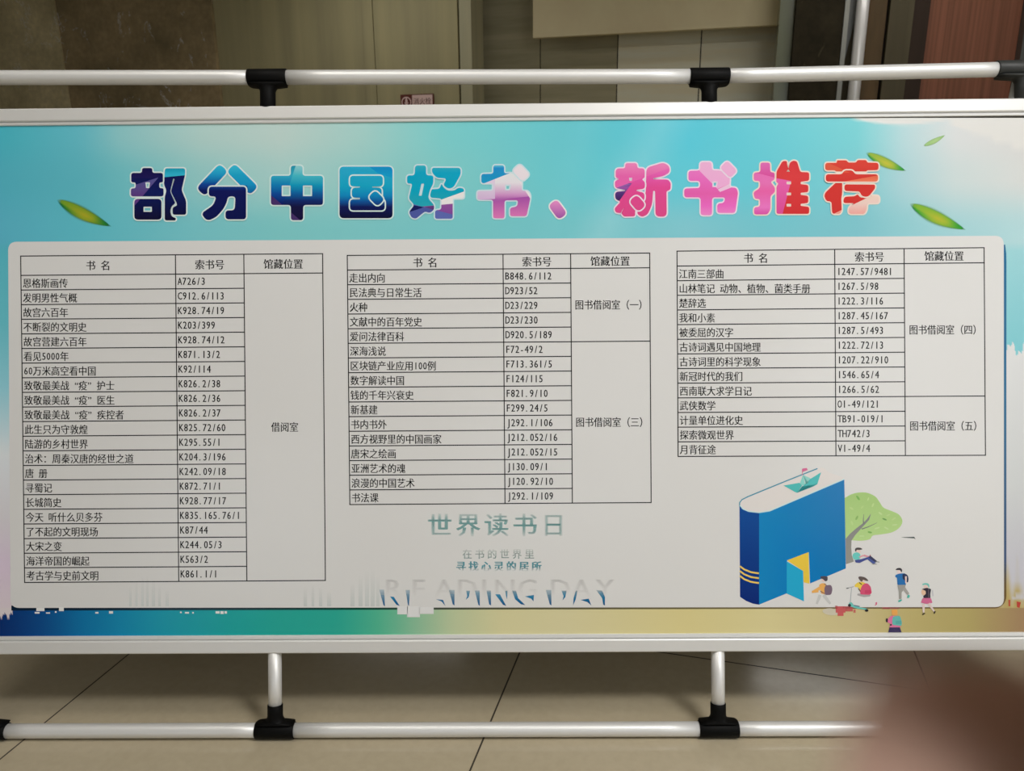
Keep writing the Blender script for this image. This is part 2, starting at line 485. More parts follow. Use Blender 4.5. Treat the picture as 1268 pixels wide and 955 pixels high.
sx0, sz1 = uz(496.5, 117.5, WB+.02); sx1, _ = uz(537, 117.5, WB+.02); _, sz0 = uz(515, 135, WB+.02); scz = uz(515, 125.8, WB+.02)[1]
M['sign_red'] = mat('sign_red', dim((52, 20, 17), .24), .4); M['sign_white'] = mat('sign_pale', dim((128, 108, 105), .24), .4)
b = MB(); b.box(sx0, sx1, WB+.008, WB+.029, sz0, sz1)
sign = room(b, 'hydrant_sign', M['sign_red'], 'small red and white fire hydrant sign on the beige panel behind the board', 'thing', 'sign')
b = MB(); t = .006; um = sx0+(sx1-sx0)*.36
b.box(um, sx1-t, WB+.006, WB+.008, sz0+t, sz1-t); b.build('text_panel', M['sign_white'], sign)
b = MB()
put_text(b, '消火栓', 0, 0, (sx1-um-.022)/3, .050, lambda x, y: Vector((um+.008+x, WB+.005, scz-y))); b.build('lettering', M['sign_red'], sign)
b = MB(); cu, cz, rr = sx0+(um-sx0)*.5, scz-.004, (um-sx0)*.42
n = 28; vs = []
for r in (rr, rr*.8): vs += [(cu+r*math.cos(2*math.pi*k/n), WB+.006, cz+r*math.sin(2*math.pi*k/n)) for k in range(n)]
b.add(vs, [(k, (k+1) % n, n+(k+1) % n, n+k) for k in range(n)])
b.box(cu-.008, cu+.008, WB+.005, WB+.008, cz-.035, cz+.02); b.box(cu-.014, cu+.014, WB+.005, WB+.008, cz-.01, cz); b.box(cu-.005, cu+.005, WB+.005, WB+.008, cz+.02, cz+.035)
b.build('hydrant_symbol', M['sign_white'], sign)

# ------------------------------------------------------------------ the display board
board = bpy.data.objects.new('display_board', None); COL.objects.link(board)
board.matrix_world = BOARD_M
tag(board, 'wide leaning display board with a Chinese recommended book list in an aluminium tube stand', 'display board')

# frame: extruded aluminium section with a flat face, a groove and an inner lip
XL, XR = B(-62, 477).x, B(1340, 477).x
YT, YT1, YT2 = B(634, 129.3).y, B(634, 145.6).y, B(634, 150).y
YB, YB1, YB2 = B(634, 807.2).y, B(634, 791).y, B(634, 785.3).y
FZ = .006
def section(y_out, y_face, y_in):
    s = 1 if y_out > y_in else -1
    r = .0022
    return [(y_out, -.018), (y_out, FZ-r), (y_out-s*r*.4, FZ-r*.3), (y_out-s*r, FZ), (y_face+s*r, FZ), (y_face+s*r*.3, FZ-r*.4), (y_face, FZ-r),
            (y_face, .0005), (y_face-s*.0016, .0005), (y_face-s*.0016, .0030), (y_face-s*.0026, .0036), (y_in+s*.0006, .0030), (y_in, .0022),
            (y_in, -.018)]
b = MB(); b.prism(section(YT, YT1, YT2), XL, XR, 'x'); b.build('top_frame_rail', M['alu'], board)
b = MB(); b.prism(section(YB, YB1, YB2), XL, XR, 'x'); b.build('bottom_frame_rail', M['alu'], board)
for name, xo, xi, xi2 in (('side_frame_rail', XL, XL+.023, XL+.029), ('side_frame_rail', XR, XR-.023, XR-.029)):
    b = MB(); b.prism(section(xo, xi, xi2), YB+.0005, YT-.0005, 'y'); b.build(name, M['alu'], board)
b = MB(); b.box(XL+.004, XR-.004, YB+.004, YT-.004, -.017, -.004); b.build('back_panel', M['back'], board)

# ---- printed poster
def m_ink():
    m = mat('printed_ink', (1, 1, 1), .2); n = N(m)
    a = n.new('ShaderNodeVertexColor', layer_name='ink')
    n.link(a.outputs['Color'], n.b.inputs['Base Color']); n.link(a.outputs['Alpha'], n.b.inputs['Alpha'])
    n.b.inputs['Specular IOR Level'].default_value = .36
    n.bump(n.noise(n.obj(), 90, 3), .05, .002)
    return m
INK = m_ink()
class Flat:
    """flat print: polygons in photo measurements at height z above the sheet, one colour (with alpha) per point"""
    def __init__(s): s.mb = MB(); s.c = []
    def poly(s, pts, z, col, holes=(), fade=None, a=1.0):
        loops = [list(pts)] + [list(h) for h in holes]
        tri = tessellate_polygon([[Vector((x, y, 0)) for x, y in l] for l in loops])
        allp = [p for l in loops for p in l]
        s.mb.add([B(x, y, z) for x, y in allp], tri)
        for x, y in allp:
            c = col(x, y) if callable(col) else col
            s.c.append((*alb(c[:3], x), (fade(x, y) if fade else a)))
    def raw(s, verts, faces, cols):
        s.mb.add(verts, faces); s.c += cols
    def line(s, pts, w, z, col, a=1.0):
        ws = w if isinstance(w, (list, tuple)) else [w]*len(pts)
        L, R = [], []
        for i, p in enumerate(pts):
            q0 = Vector(pts[max(i-1, 0)]); q1 = Vector(pts[min(i+1, len(pts)-1)])
            t = (q1-q0).normalized(); nn = Vector((-t.y, t.x))*ws[i]/2
            L.append((p[0]+nn.x, p[1]+nn.y)); R.append((p[0]-nn.x, p[1]-nn.y))
        for i in range(len(pts)-1):
            s.poly([L[i], L[i+1], R[i+1], R[i]], z, col, a=a)
    def build(s, name, parent, mats=None):
        o = s.mb.build(name, mats or INK, parent, fixn=False)
        at = o.data.color_attributes.new('ink', 'FLOAT_COLOR', 'POINT')
        flat = [v for c in s.c for v in c]
        at.data.foreach_set('color', flat)
        for p in o.data.polygons:                       # all print faces the viewer
            if p.normal.z < 0: p.flip()
        return o
def rnd(pts, r, n=5):
    """polygon with rounded corners"""
    out = []; N_ = len(pts)
    for i in range(N_):
        p = Vector(pts[i]); a = Vector(pts[i-1])-p; c = Vector(pts[(i+1) % N_])-p
        la, lc = a.length, c.length
        if la < 1e-6 or lc < 1e-6: continue
        q = min(r, .46*la, .46*lc); p0 = p+a/la*q; p1 = p+c/lc*q
        for k in range(n+1):
            t = k/n; v = p0*(1-t)**2 + p*2*t*(1-t) + p1*t*t; out.append((v.x, v.y))
    return out
def smooth_blob(pts, n=6):
    out = []; N_ = len(pts); P = [Vector(p) for p in pts]
    for i in range(N_):
        p0, p1, p2, p3 = P[i-1], P[i], P[(i+1) % N_], P[(i+2) % N_]
        for k in range(n):
            t = k/n
            v = .5*((2*p1)+(p2-p0)*t+(2*p0-5*p1+4*p2-p3)*t*t+(3*p1-p0-3*p2+p3)*t**3); out.append((v.x, v.y))
    return out
def ellipse(cx, cy, rx, ry, rot=0, n=20):
    c, s_ = math.cos(rot), math.sin(rot)
    return [(cx+rx*math.cos(2*math.pi*k/n)*c-ry*math.sin(2*math.pi*k/n)*s_, cy+rx*math.cos(2*math.pi*k/n)*s_+ry*math.sin(2*math.pi*k/n)*c) for k in range(n)]
def sm(a, b, x):
    t = max(0, min(1, (x-a)/(b-a))); return t*t*(3-2*t)
def mixc(a, b, t): return tuple(p+(q-p)*t for p, q in zip(a, b))

SKY165 = [(0, (60, 150, 155)), (100, (85, 160, 165)), (150, (122, 172, 168)), (250, (155, 183, 173)), (350, (168, 188, 178)), (450, (150, 190, 182)), (550, (115, 190, 188)), (700, (98, 188, 195)), (850, (85, 195, 212)), (950, (100, 200, 212)), (1060, (120, 208, 214)), (1120, (185, 218, 222)), (1180, (218, 222, 222)), (1268, (217, 217, 215))]
SKY220 = [(0, (68, 148, 155)), (100, (78, 155, 160)), (150, (95, 165, 165)), (250, (130, 178, 172)), (350, (150, 186, 178)), (450, (135, 186, 180)), (550, (120, 188, 185)), (700, (100, 190, 196)), (850, (95, 198, 212)), (950, (100, 200, 212)), (1060, (125, 203, 210)), (1120, (175, 212, 218)), (1180, (205, 220, 220)), (1268, (216, 220, 218))]
SKY285 = [(0, (75, 150, 160)), (100, (80, 160, 165)), (250, (105, 172, 172)), (350, (112, 178, 174)), (450, (115, 182, 180)), (550, (112, 184, 184)), (700, (110, 188, 192)), (850, (128, 196, 205)), (950, (115, 195, 205)), (1060, (125, 195, 205)), (1120, (145, 205, 212)), (1180, (165, 212, 218)), (1268, (180, 218, 222))]
BAND = [(-60, (0, 25, 75)), (0, (0, 35, 85)), (50, (0, 60, 110)), (100, (0, 95, 135)), (150, (0, 115, 145)), (200, (0, 130, 145)), (280, (0, 140, 135)), (340, (20, 145, 130)), (420, (35, 150, 130)), (470, (75, 165, 130)), (520, (135, 175, 140)), (560, (175, 185, 145)), (620, (200, 192, 145)), (700, (205, 195, 150)), (850, (215, 200, 140)), (950, (218, 205, 150)), (1060, (205, 190, 140)), (1130, (190, 175, 115)), (1200, (180, 165, 105)), (1268, (165, 135, 100))]
LSTRIP = [(300, (70, 150, 155)), (400, (85, 158, 160)), (480, (120, 170, 172)), (560, (182, 186, 180)), (640, (178, 174, 168)), (700, (180, 164, 170)), (755, (182, 170, 166))]
RSTRIP = [(300, (160, 214, 220)), (380, (140, 208, 216)), (430, (130, 205, 214))]
def art(x, y):
    if y > 753:
        if x < 16 and y < 761.5 + 1.8*math.sin(x*.8) + (1.5 if int(x/3) % 3 == 0 else 0): return (182, 172, 165)
        return ramp(BAND, x)
    if y > 300 and x < 30:
        return ramp(LSTRIP, y)
    if y > 300 and x > 1225:
        edge = 432 + 7*math.sin(x*.35) + 4*math.sin(x*.9)
        if y < edge: return ramp(RSTRIP, y)
        g = sm(700, 752, y + 14*math.sin(x*.5))
        return mixc(ramp([(440, (224, 226, 226)), (600, (212, 216, 216)), (700, (202, 202, 210))], y), (188, 168, 108), g if x < 1258 + 9*math.sin(y*.2) or y > 742 else g*.2)
    a, m_, c = ramp(SKY165, x), ramp(SKY220, x), ramp(SKY285, x)
    v = mixc(a, m_, sm(165, 220, y)) if y < 220 else mixc(m_, c, sm(220, 285, y))
    # white cloud printed along the upper right edge
    if x > 1060:
        e = 148 + 6*abs(math.sin((x-1060)*.028)) if x < 1180 else 155 + (x-1180)*.35
        v = mixc((226, 226, 222), v, sm(e-1.5, e+2.5, y))
    # faint lighter diagonal streaks in the sky
    k = max(0, 1-abs((x-y*-.55)-905)/45)*.20 + max(0, 1-abs((x-y*-.3)-770)/30)*.05
    return mixc(v, (205, 225, 228), k)
pf = Flat()
xs = sorted(set([-62+i*4.7 for i in range(0, 24)] + [50+i*11 for i in range(0, 108)] + [1232+i*4 for i in range(0, 26)] + [-12+i*1.0 for i in range(30)] + [1242+i*1.5 for i in range(20)]))
ys = sorted(set([146+i*3 for i in range(6)] + [164+i*8.5 for i in range(16)] + [300+i*11 for i in range(12)] + [422+i*1.1 for i in range(24)] + [456+i*12 for i in range(24)] + [738+i*3 for i in range(5)] + [752.5, 753.5, 756, 758, 760, 762, 764, 768, 778, 790]))
vs = [B(x, y, 0) for y in ys for x in xs]; cs = [(*alb(art(x, y), x), 1) for y in ys for x in xs]
nx = len(xs)
pf.raw(vs, [(j*nx+i, j*nx+i+1, (j+1)*nx+i+1, (j+1)*nx+i) for j in range(len(ys)-1) for i in range(nx-1)], cs)
poster = pf.build('poster', board)
poster['label'] = 'glossy printed poster with cyan sky and white list panel'

# white panel with its printed edge shadow
wp = Flat()
def shadow_col(x, y):
    if y > 700 and x > 1200: return mixc((70, 90, 125), (112, 90, 55), sm(690, 730, y))
    if x > 1200: return ramp([(300, (20, 105, 150)), (500, (45, 110, 150)), (690, (70, 90, 125))], y)
    return ramp([(0, (0, 22, 40)), (300, (0, 38, 45)), (440, (0, 60, 45)), (520, (60, 70, 60)), (640, (80, 78, 55)), (900, (112, 100, 66)), (1268, (112, 90, 55))], x)
# right and bottom shadow bands, subdivided so the tint can run
R_ = []
rr = 14
for k in range(41): y = 303 + k*(738-303)/40; R_.append((1241.8, 1246.2, y))
for (a, c, y), (a2, c2, y2) in zip(R_, R_[1:]): wp.poly([(a-4, y), (c-1.5*(y < 316)*(316-y)/13, y), (c2-1.5*(y2 < 316)*(316-y2)/13, y2), (a2-4, y2)], .00012, shadow_col)
bx_ = [14+i*(1232-14)/48 for i in range(49)]
for a, c in zip(bx_, bx_[1:]): wp.poly([(a, 750), (c, 750), (c, 756.3-(c-14)*.0022), (a, 756.3-(a-14)*.0022)], .00012, shadow_col)
arc = [(1232+14.2*math.cos(t), 738+15.6*math.sin(t)) for t in [i*math.pi/2/8 for i in range(9)]]
for p, q in zip(arc, arc[1:]): wp.poly([(1228, 736), p, q], .00012, shadow_col)
panel_pts = rnd([(10, 299.5), (1243, 292), (1243.2, 752), (13, 753)], 11, 6)
def panel_col(x, y): return ramp(WHITE, x)
# a soft printed rim where the panel meets the sky
def inset(pts, d):
    out = []; cx = 627; cy = 523
    for x, y in pts: out.append((x + (d if x < cx else -d), y + (d if y < cy else -d)))
    return out
wp.poly(panel_pts, .00024, panel_col)
for i in range(len(panel_pts)):
    pass
wp.build('white_panel', poster)

# ---- faint printed skyline below the lists
fs = Flat()
for x, w, y0 in ((160, 3, 725), (168, 2.5, 718), (175, 3, 714), (181, 3, 712), (188, 4, 716), (196, 3, 724), (205, 4, 730), (434, 5, 722), (444, 5, 712), (452, 5, 706), (459, 5, 704), (466, 4, 712), (376, 4, 728), (386, 3, 724), (395, 4, 727), (405, 5, 732)):
    fs.poly([(x, y0), (x+w, y0), (x+w, 751), (x, 751)], .0003, (150, 178, 172), fade=lambda X, Y: 0.0 if Y < 740 else .16)
for x, w, y0, y1 in ((43, 6, 758, 760), (57, 5, 758.5, 760), (68, 2, 757, 759), (118, 4, 758, 760), (135, 5, 757, 760), (223, 2, 757.5, 759.5), (229, 5, 758, 760), (238, 2, 758, 760), (267, 5, 757, 760), (273, 4, 757, 760.5), (278, 3, 757, 760), (492, 13, 751, 761), (504, 16, 751, 764.5), (519, 18, 752, 760.5), (45, 10, 753, 757), (73, 6, 752, 757)):
    fs.poly([(x, y0), (x+w, y0), (x+w, y1), (x, y1)], .0004, (205, 203, 198))
fs.build('skyline_print', poster)

# ---- printed faded captions
cp = Flat()
def caption(text, x, y, cell, h, col, fade, bold, step=None):
    cp = Flat()
    for i, ch in enumerate(text):
        if ch == ' ': continue
        vs, fc = G[ch]
        for ox, oy in ((-bold, 0), (bold, 0), (0, bold*.4)):
            q = [(x+i*(step or cell)+vx*cell+ox, y-(vy-.38)*h+oy) for vx, vy in vs]
            cp.raw([B(px, py, .0003) for px, py in q], fc, [(*alb(col, px), fade(py)) for px, py in q])
    cp.build('caption_lettering', poster)
caption('世界读书日', 529, 650, 31, 31, (120, 172, 168), lambda y: .46*sm(632, 648, y)*(1-sm(655, 667, y)), .9, 35.2)
caption('在书的世界里', 572.5, 686, 12.2, 13, (150, 172, 165), lambda y: .42*sm(677, 690, y), .35, 15.4)
caption('寻找心灵的居所', 564.5, 701.5, 12.6, 13.5, (85, 155, 165), lambda y: .68*(1-sm(701, 708, y)), .55, 15.6)
# READING DAY: pale ghost letters over tapering blue slivers
for i, (ch, x) in enumerate(zip('READINGDAY', (476, 509, 538, 565, 595, 611, 640, 680, 708, 738))):
    vs, fc = G[ch]; mxx = max(v[0] for v in vs)
    q = [(x+vx*36, 741-vy*34) for vx, vy in vs]
    for ox in (-1.3, 0, 1.3):
        cp.raw([B(px+ox, py, .00028) for px, py in q], fc, [(*alb((188, 184, 180), px), 0.15*(1-sm(712, 740, py))) for px, py in q])
def zz(x, y): return (440+x/3.73, 690+y/3.73)
def sliver(pts, z=.00034):
    cp.poly([zz(*p) for p in pts], z, lambda x, y: ramp([(728, (120, 165, 180)), (738, (40, 120, 155)), (748, (0, 75, 125))], y), fade=lambda x, y: sm(727, 737, y))
for s_ in ([(110, 150), (133, 150), (137, 228), (130, 222)], [(160, 182), (178, 184), (205, 226), (190, 220)], [(232, 152), (252, 152), (248, 226), (243, 220)],
           [(372, 195), (405, 198), (416, 226), (398, 205)], [(432, 152), (458, 152), (458, 224), (450, 218)], [(512, 155), (530, 155), (524, 185), (510, 198), (517, 180)],
           [(552, 155), (574, 155), (575, 226), (568, 220)], [(606, 155), (626, 155), (627, 224), (618, 218)], [(646, 172), (668, 172), (697, 226), (682, 220)], [(692, 155), (703, 155), (701, 195), (696, 180)],
           [(724, 155), (742, 155), (752, 190), (785, 222), (765, 218), (738, 195)], [(783, 182), (825, 175), (823, 205), (812, 192)], [(880, 152), (905, 152), (906, 224), (898, 218)],
           [(952, 155), (976, 155), (970, 185), (957, 200), (962, 180)], [(1006, 224), (1008, 190), (1018, 155), (1026, 155), (1018, 195)], [(1040, 198), (1078, 192), (1090, 224), (1072, 208)],
           [(1112, 152), (1140, 155), (1153, 185), (1153, 224), (1145, 220), (1140, 190)]):
    sliver(s_)
cp.build('english_lettering', poster)

# ---- the three book lists
M['list_ink'] = mat('black_list_ink', (.014, .014, .016), .2, 0, .36)
def book_list(TL, TR, BL, BR, fr, rows, cuts, locs, hfrac):
    """ruled table and its lettering, one mesh"""
    mb = MB()
    def P(s_, t):
        x = (TL[0]*(1-s_)+TR[0]*s_)*(1-t)+(BL[0]*(1-s_)+BR[0]*s_)*t
        y = (TL[1]*(1-s_)+TR[1]*s_)*(1-t)+(BL[1]*(1-s_)+BR[1]*s_)*t
        return x, y
    W = .62
    def rule(p, q):
        (x0, y0), (x1, y1) = p, q
        L = math.hypot(x1-x0, y1-y0); dx, dy = (x1-x0)/L*W, (y1-y0)/L*W
        c = [(x0-dx+dy, y0-dy-dx), (x0-dx-dy, y0-dy+dx), (x1+dx-dy, y1+dy+dx), (x1+dx+dy, y1+dy-dx)]
        mb.add([B(x, y, .00034) for x, y in c], [(0, 1, 2, 3)])
    n = len(rows); rt = [0, hfrac] + [hfrac+(1-hfrac)*(i+1)/n for i in range(n)]
    c1, c2 = fr
    for i, t in enumerate(rt):
        full = i < 2 or i == n+1 or (i-1) in cuts
        rule(P(0, t), P(1 if full else c2, t))
    for s_ in (0, c1, c2, 1): rule(P(s_, 0), P(s_, 1))
    place = lambda x, y: B(x, y, .00034)
    for k, (a, c) in enumerate(((0, c1), (c1, c2), (c2, 1))):
        x, y = P((a+c)/2, hfrac/2); put_text(mb, HEAD[k], x, y+.4, 12.3, 13, place, bold=.22, align='c')
    for i, (nm, code) in enumerate(rows):
        t = (rt[i+1]+rt[i+2])/2
        x, y = P(0, t); put_text(mb, nm, x+2.0, y+.6, 11.25, 12.6, place, bold=.17)
        x, y = P(c1, t); put_text(mb, code, x+2.2, y-.3, 11.6, 13.0, place, bold=.20)
    lo = 0
    for cut, lab in zip(list(cuts)+[n], locs):
        t = (rt[1+lo]+rt[1+cut])/2; lo = cut
        x, y = P((c2+1)/2, t); put_text(mb, lab, x+(1 if len(lab) > 4 else 0), y, 11.3, 12.8, place, bold=.17, align='c')
    o = mb.build('book_list', M['list_ink'], poster, fixn=False)
    for p in o.data.polygons:
        if p.normal.z < 0: p.flip()
    return o
book_list((25.6, 317.2), (399.5, 314.2), (30.5, 721.5), (402.9, 719), (.5125, .739), T1, (), LOCS[:1], .0592)['label'] = 'left book list, twenty-one rows'
book_list((430, 316.4), (804.5, 313.5), (433.2, 625), (806.3, 622.5), (.515, .7385), T2, (5,), LOCS[1:3], .0588)['label'] = 'middle book list, sixteen rows'
book_list((838.3, 311.1), (1218.6, 306.8), (839.7, 565.4), (1220.3, 563.9), (.5135, .7395), T3, (9,), LOCS[3:], .0725)['label'] = 'right book list, thirteen rows'

# ---- the title: eleven fat rounded characters, each with a pale rim
def m_title(name, grad, facets):
    m = mat(name, (1, 1, 1), .2); n = N(m)
    n.b.inputs['Specular IOR Level'].default_value = .36
    uv = n.new('ShaderNodeUVMap', uv_map='sheet').outputs[0]
    sp = n.sep(uv)
    def gradient(stops):
        if len(stops) == 1: return tuple(stops[0][1])
        lo, hi = stops[0][0], stops[-1][0]
        r = n.new('ShaderNodeValToRGB'); e = r.color_ramp.elements
        while len(e) > 1: e.remove(e[-1])
        e[0].position = 0; e[0].color = (*stops[0][1], 1)
        for y, c in stops[1:]:
            k = e.new((y-lo)/(hi-lo)); k.color = (*c, 1)
        n.link(n.maprange(sp[1], lo/1000, hi/1000), r.inputs[0]); return r.outputs[0]
    c = gradient(grad)
    for lines, inside, stops in facets:
        f = None
        for (p, q) in lines:
            a, b_ = -(q[1]-p[1]), (q[0]-p[0]); k = -(a*p[0]+b_*p[1])
            if a*inside[0]+b_*inside[1]+k < 0: a, b_, k = -a, -b_, -k
            v = n.math('ADD', n.math('ADD', n.math('MULTIPLY', sp[0], a*1000), n.math('MULTIPLY', sp[1], b_*1000)), k)
            h = n.math('GREATER_THAN', v, 0.0)
            f = h if f is None else n.math('MULTIPLY', f, h)
        c = n.mix(f, c, gradient(stops))
    if isinstance(c, tuple): n.b.inputs['Base Color'].default_value = (*c, 1)
    else: n.link(c, n.b.inputs['Base Color'])
    return m
def stroke(p0, p1, hw, r=None, ext=None):
    a, b_ = Vector(p0), Vector(p1); t = (b_-a).normalized(); nn = Vector((-t.y, t.x))*hw; e = t*(hw if ext is None else ext)
    return dict(c=[tuple(a-e+nn), tuple(b_+e+nn), tuple(b_+e-nn), tuple(a-e-nn)], r=r or hw*.8)
def title_char(label, comps, org, sc, grad, facets, rim):
    X = lambda p: (org[0]+p[0]/sc, org[1]+p[1]/sc)
    mb = MB(); uvs = []
    def push(pts, faces, z, mi):
        mb.add([B(x, y, z) for x, y in pts], faces, mi); uvs.extend((x/1000, y/1000) for x, y in pts)
    z = .0006
    for cdef in comps:
        r = cdef.get('r', 22)/sc
        loops = [rnd([X(p) for p in cdef['c']], r)] + [rnd([X(p) for p in h], cdef.get('hr', 6)/sc, 3) for h in cdef.get('h', ())]
        # pale rim under the fill: every loop as a ribbon pushed outwards
        for li, l in enumerate(loops):
            area2 = sum(a[0]*b_[1]-b_[0]*a[1] for a, b_ in zip(l, l[1:]+l[:1]))
            sg = (1 if area2 > 0 else -1)*(1 if li == 0 else -1)
            outp, inn = [], []
            for i, p in enumerate(l):
                a, c_ = Vector(l[i-1]), Vector(l[(i+1) % len(l)]); t = (c_-a)
                if t.length < 1e-9: t = Vector((1, 0))
                t.normalize(); nn = Vector((t.y, -t.x))*sg
                outp.append((p[0]+nn.x*1.7, p[1]+nn.y*1.7)); inn.append((p[0]-nn.x*.3, p[1]-nn.y*.3))
            k = len(l); push(outp+inn, [(i, (i+1) % k, k+(i+1) % k, k+i) for i in range(k)], z, 1)
        z += .00008
        pts = [p for l in loops for p in l]
        push(pts, tessellate_polygon([[Vector((x, y, 0)) for x, y in l] for l in loops]), z, 0)
        z += .00012
    px = X((600, 300))[0]
    al = lambda c: alb(c, px)
    gm = [(org[1]+y/sc, al(c)) for y, c in grad]
    fm = [([(X(p), X(q)) for p, q in lines], X(ins), [(org[1]+y/sc, al(c)) for y, c in st]) for lines, ins, st in facets]
    m = m_title('title_ink_' + label, gm, fm)
    mr = mat('title_rim_' + label, al(rim), .2, 0, .36)
    o = mb.build('title_character', [m, mr], poster, fixn=False)
    ul = o.data.uv_layers.new(name='sheet')
    for lp in o.data.loops: ul.data[lp.index].uv = uvs[lp.vertex_index]
    for p in o.data.polygons:
        if p.normal.z < 0: p.flip()
    return o
K1 = 1268/180; K3 = 1268/220
rimc = (188, 206, 214); rimp = (232, 212, 228); rimr = (240, 216, 202)
O1 = (150, 195)
title_char('bu', [
    dict(c=[(382, 95), (558, 95), (558, 150), (527, 285), (567, 380), (567, 500), (449, 500), (449, 436), (487, 420), (485, 398), (434, 297), (466, 187), (454, 185), (427, 297), (474, 402), (440, 425), (428, 470), (440, 515), (478, 530), (475, 550), (380, 550), (380, 345), (396, 290), (373, 235)], r=20),
    dict(c=[(182, 92), (272, 92), (272, 135), (365, 135), (365, 218), (333, 218), (333, 268), (370, 268), (370, 340), (85, 340), (85, 270), (127, 270), (127, 218), (88, 218), (88, 135), (182, 135)], h=[[(211, 217), (252, 217), (246, 268), (217, 268)]]),
    dict(c=[(115, 362), (352, 362), (352, 543), (115, 543)], h=[[(195, 430), (268, 430), (268, 475), (195, 475)]], r=34)],
    O1, K1, [(90, (12, 10, 60)), (300, (8, 20, 75)), (400, (6, 14, 62)), (540, (8, 6, 38))],
    [([((330, 178), (560, 155)), ((371, 0), (371, 600))], (450, 100), [(90, (10, 130, 150)), (150, (40, 155, 175))]),
     ([((120, 240), (325, 175)), ((325, 175), (190, 335))], (150, 300), [(180, (75, 75, 125)), (340, (78, 48, 105))]),
     ([((170, 210), (330, 170)), ((272, 135), (345, 165)), ((365, 180), (200, 180))], (250, 160), [(90, (14, 8, 58)), (180, (22, 16, 70))])], rimc)
title_char('fen', [
    dict(c=stroke((866, 120), (722, 272), 50, ext=42)['c'], r=42), dict(c=stroke((985, 118), (1130, 262), 50, ext=42)['c'], r=42),
    dict(c=[(765, 255), (1090, 255), (1090, 540), (910, 540), (910, 462), (990, 462), (998, 340), (932, 340), (920, 395), (892, 450), (830, 520), (770, 548), (735, 540), (708, 500), (715, 478), (805, 415), (832, 340), (765, 340)], r=30)],
    O1, K1, [(80, (40, 160, 180)), (160, (20, 125, 165)), (235, (8, 55, 125)), (290, (6, 14, 72)), (540, (5, 12, 62))],
    [([((930, 60), (930, 400)), ((900, 245), (1200, 245))], (1000, 150), [(80, (45, 160, 180)), (150, (20, 140, 170)), (245, (15, 125, 165))]),
     ([((930, 60), (930, 400)), ((1100, 60), (1100, 400)), ((900, 245), (1200, 245))], (1140, 270), [(245, (15, 120, 162)), (310, (10, 80, 130))])], rimc)
O2 = (325, 195)
title_char('zhong', [dict(c=[(247, 72), (350, 72), (350, 160), (528, 160), (528, 415), (355, 415), (355, 548), (248, 548), (248, 415), (74, 415), (74, 160), (247, 160)], r=26,
    h=[[(168, 245), (245, 245), (245, 338), (168, 338)], [(353, 245), (433, 245), (433, 338), (353, 338)]])],
    O2, K1, [(70, (130, 185, 185)), (157, (60, 165, 175)), (240, (10, 135, 165)), (310, (8, 85, 140)), (375, (8, 35, 95)), (430, (10, 10, 55)), (545, (16, 8, 48))],
    [([((290, 72), (235, 240))], (200, 150), [(70, (30, 130, 150)), (157, (40, 150, 172)), (240, (8, 110, 160)), (320, (6, 60, 130)), (400, (6, 20, 85))]),
     ([((250, 480), (330, 548))], (255, 545), [(0, (62, 40, 90))])], rimc)
title_char('guo', [dict(c=[(672, 80), (1135, 80), (1135, 530), (672, 530)], r=38),
    dict(c=[(764, 160), (1050, 160), (1050, 252), (958, 254), (958, 262), (1040, 266), (1040, 352), (1066, 382), (1066, 462), (764, 462), (764, 366), (850, 366), (850, 352), (780, 350), (780, 266), (850, 262), (850, 254), (764, 252)], r=30),
    dict(c=stroke((975, 338), (1012, 375), 44, ext=32)['c'], r=36)],
    O2, K1, [(80, (35, 150, 180)), (250, (15, 145, 172)), (330, (8, 120, 165)), (385, (8, 70, 130)), (430, (6, 18, 75)), (530, (4, 6, 38))],
    [([((930, 80), (1010, 140)), ((1010, 140), (1135, 180))], (1100, 100), [(80, (10, 125, 175)), (180, (10, 140, 178))])], rimc)
O3 = (495, 195)
title_char('hao', [
    dict(c=[(218, 228), (284, 224), (298, 184), (312, 215), (345, 238), (390, 236), (420, 215), (458, 222), (458, 292), (378, 294), (378, 438), (252, 438), (252, 378), (296, 372), (298, 294), (218, 287)], r=16),
    dict(c=[(110, 57), (188, 57), (188, 128), (240, 128), (240, 187), (216, 230), (202, 290), (245, 340), (245, 372), (215, 398), (180, 385), (115, 438), (85, 430), (64, 390), (105, 340), (64, 295), (90, 187), (52, 187), (52, 128), (106, 128)], h=[[(155, 187), (174, 187), (156, 274), (136, 274)]], r=20),
    dict(c=[(230, 74), (434, 74), (436, 120), (385, 212), (350, 225), (310, 200), (334, 150), (262, 145), (230, 106)], r=20)],
    O3, K3, [(60, (45, 160, 175)), (110, (5, 150, 180)), (230, (0, 150, 175)), (330, (30, 150, 165))],
    [([((300, 300), (460, 243)), ((246, 0), (246, 600))], (300, 420), [(0, (222, 212, 220))]),
     ([((295, 338), (380, 330))], (330, 420), [(330, (135, 75, 140)), (400, (120, 65, 140))]),
     ([((250, 374), (380, 408))], (300, 436), [(0, (85, 95, 160))]),
     ([((248, 330), (248, 440)), ((60, 330), (180, 357)), ((180, 357), (250, 342))], (150, 400), [(0, (70, 80, 145))]),
     ([((248, 330), (248, 440)), ((70, 335), (175, 355)), ((175, 355), (64, 392))], (90, 355), [(0, (16, 22, 80))]),
     ([((248, 330), (248, 440)), ((175, 352), (250, 345)), ((175, 352), (240, 375))], (235, 358), [(0, (88, 50, 110))])], rimc)
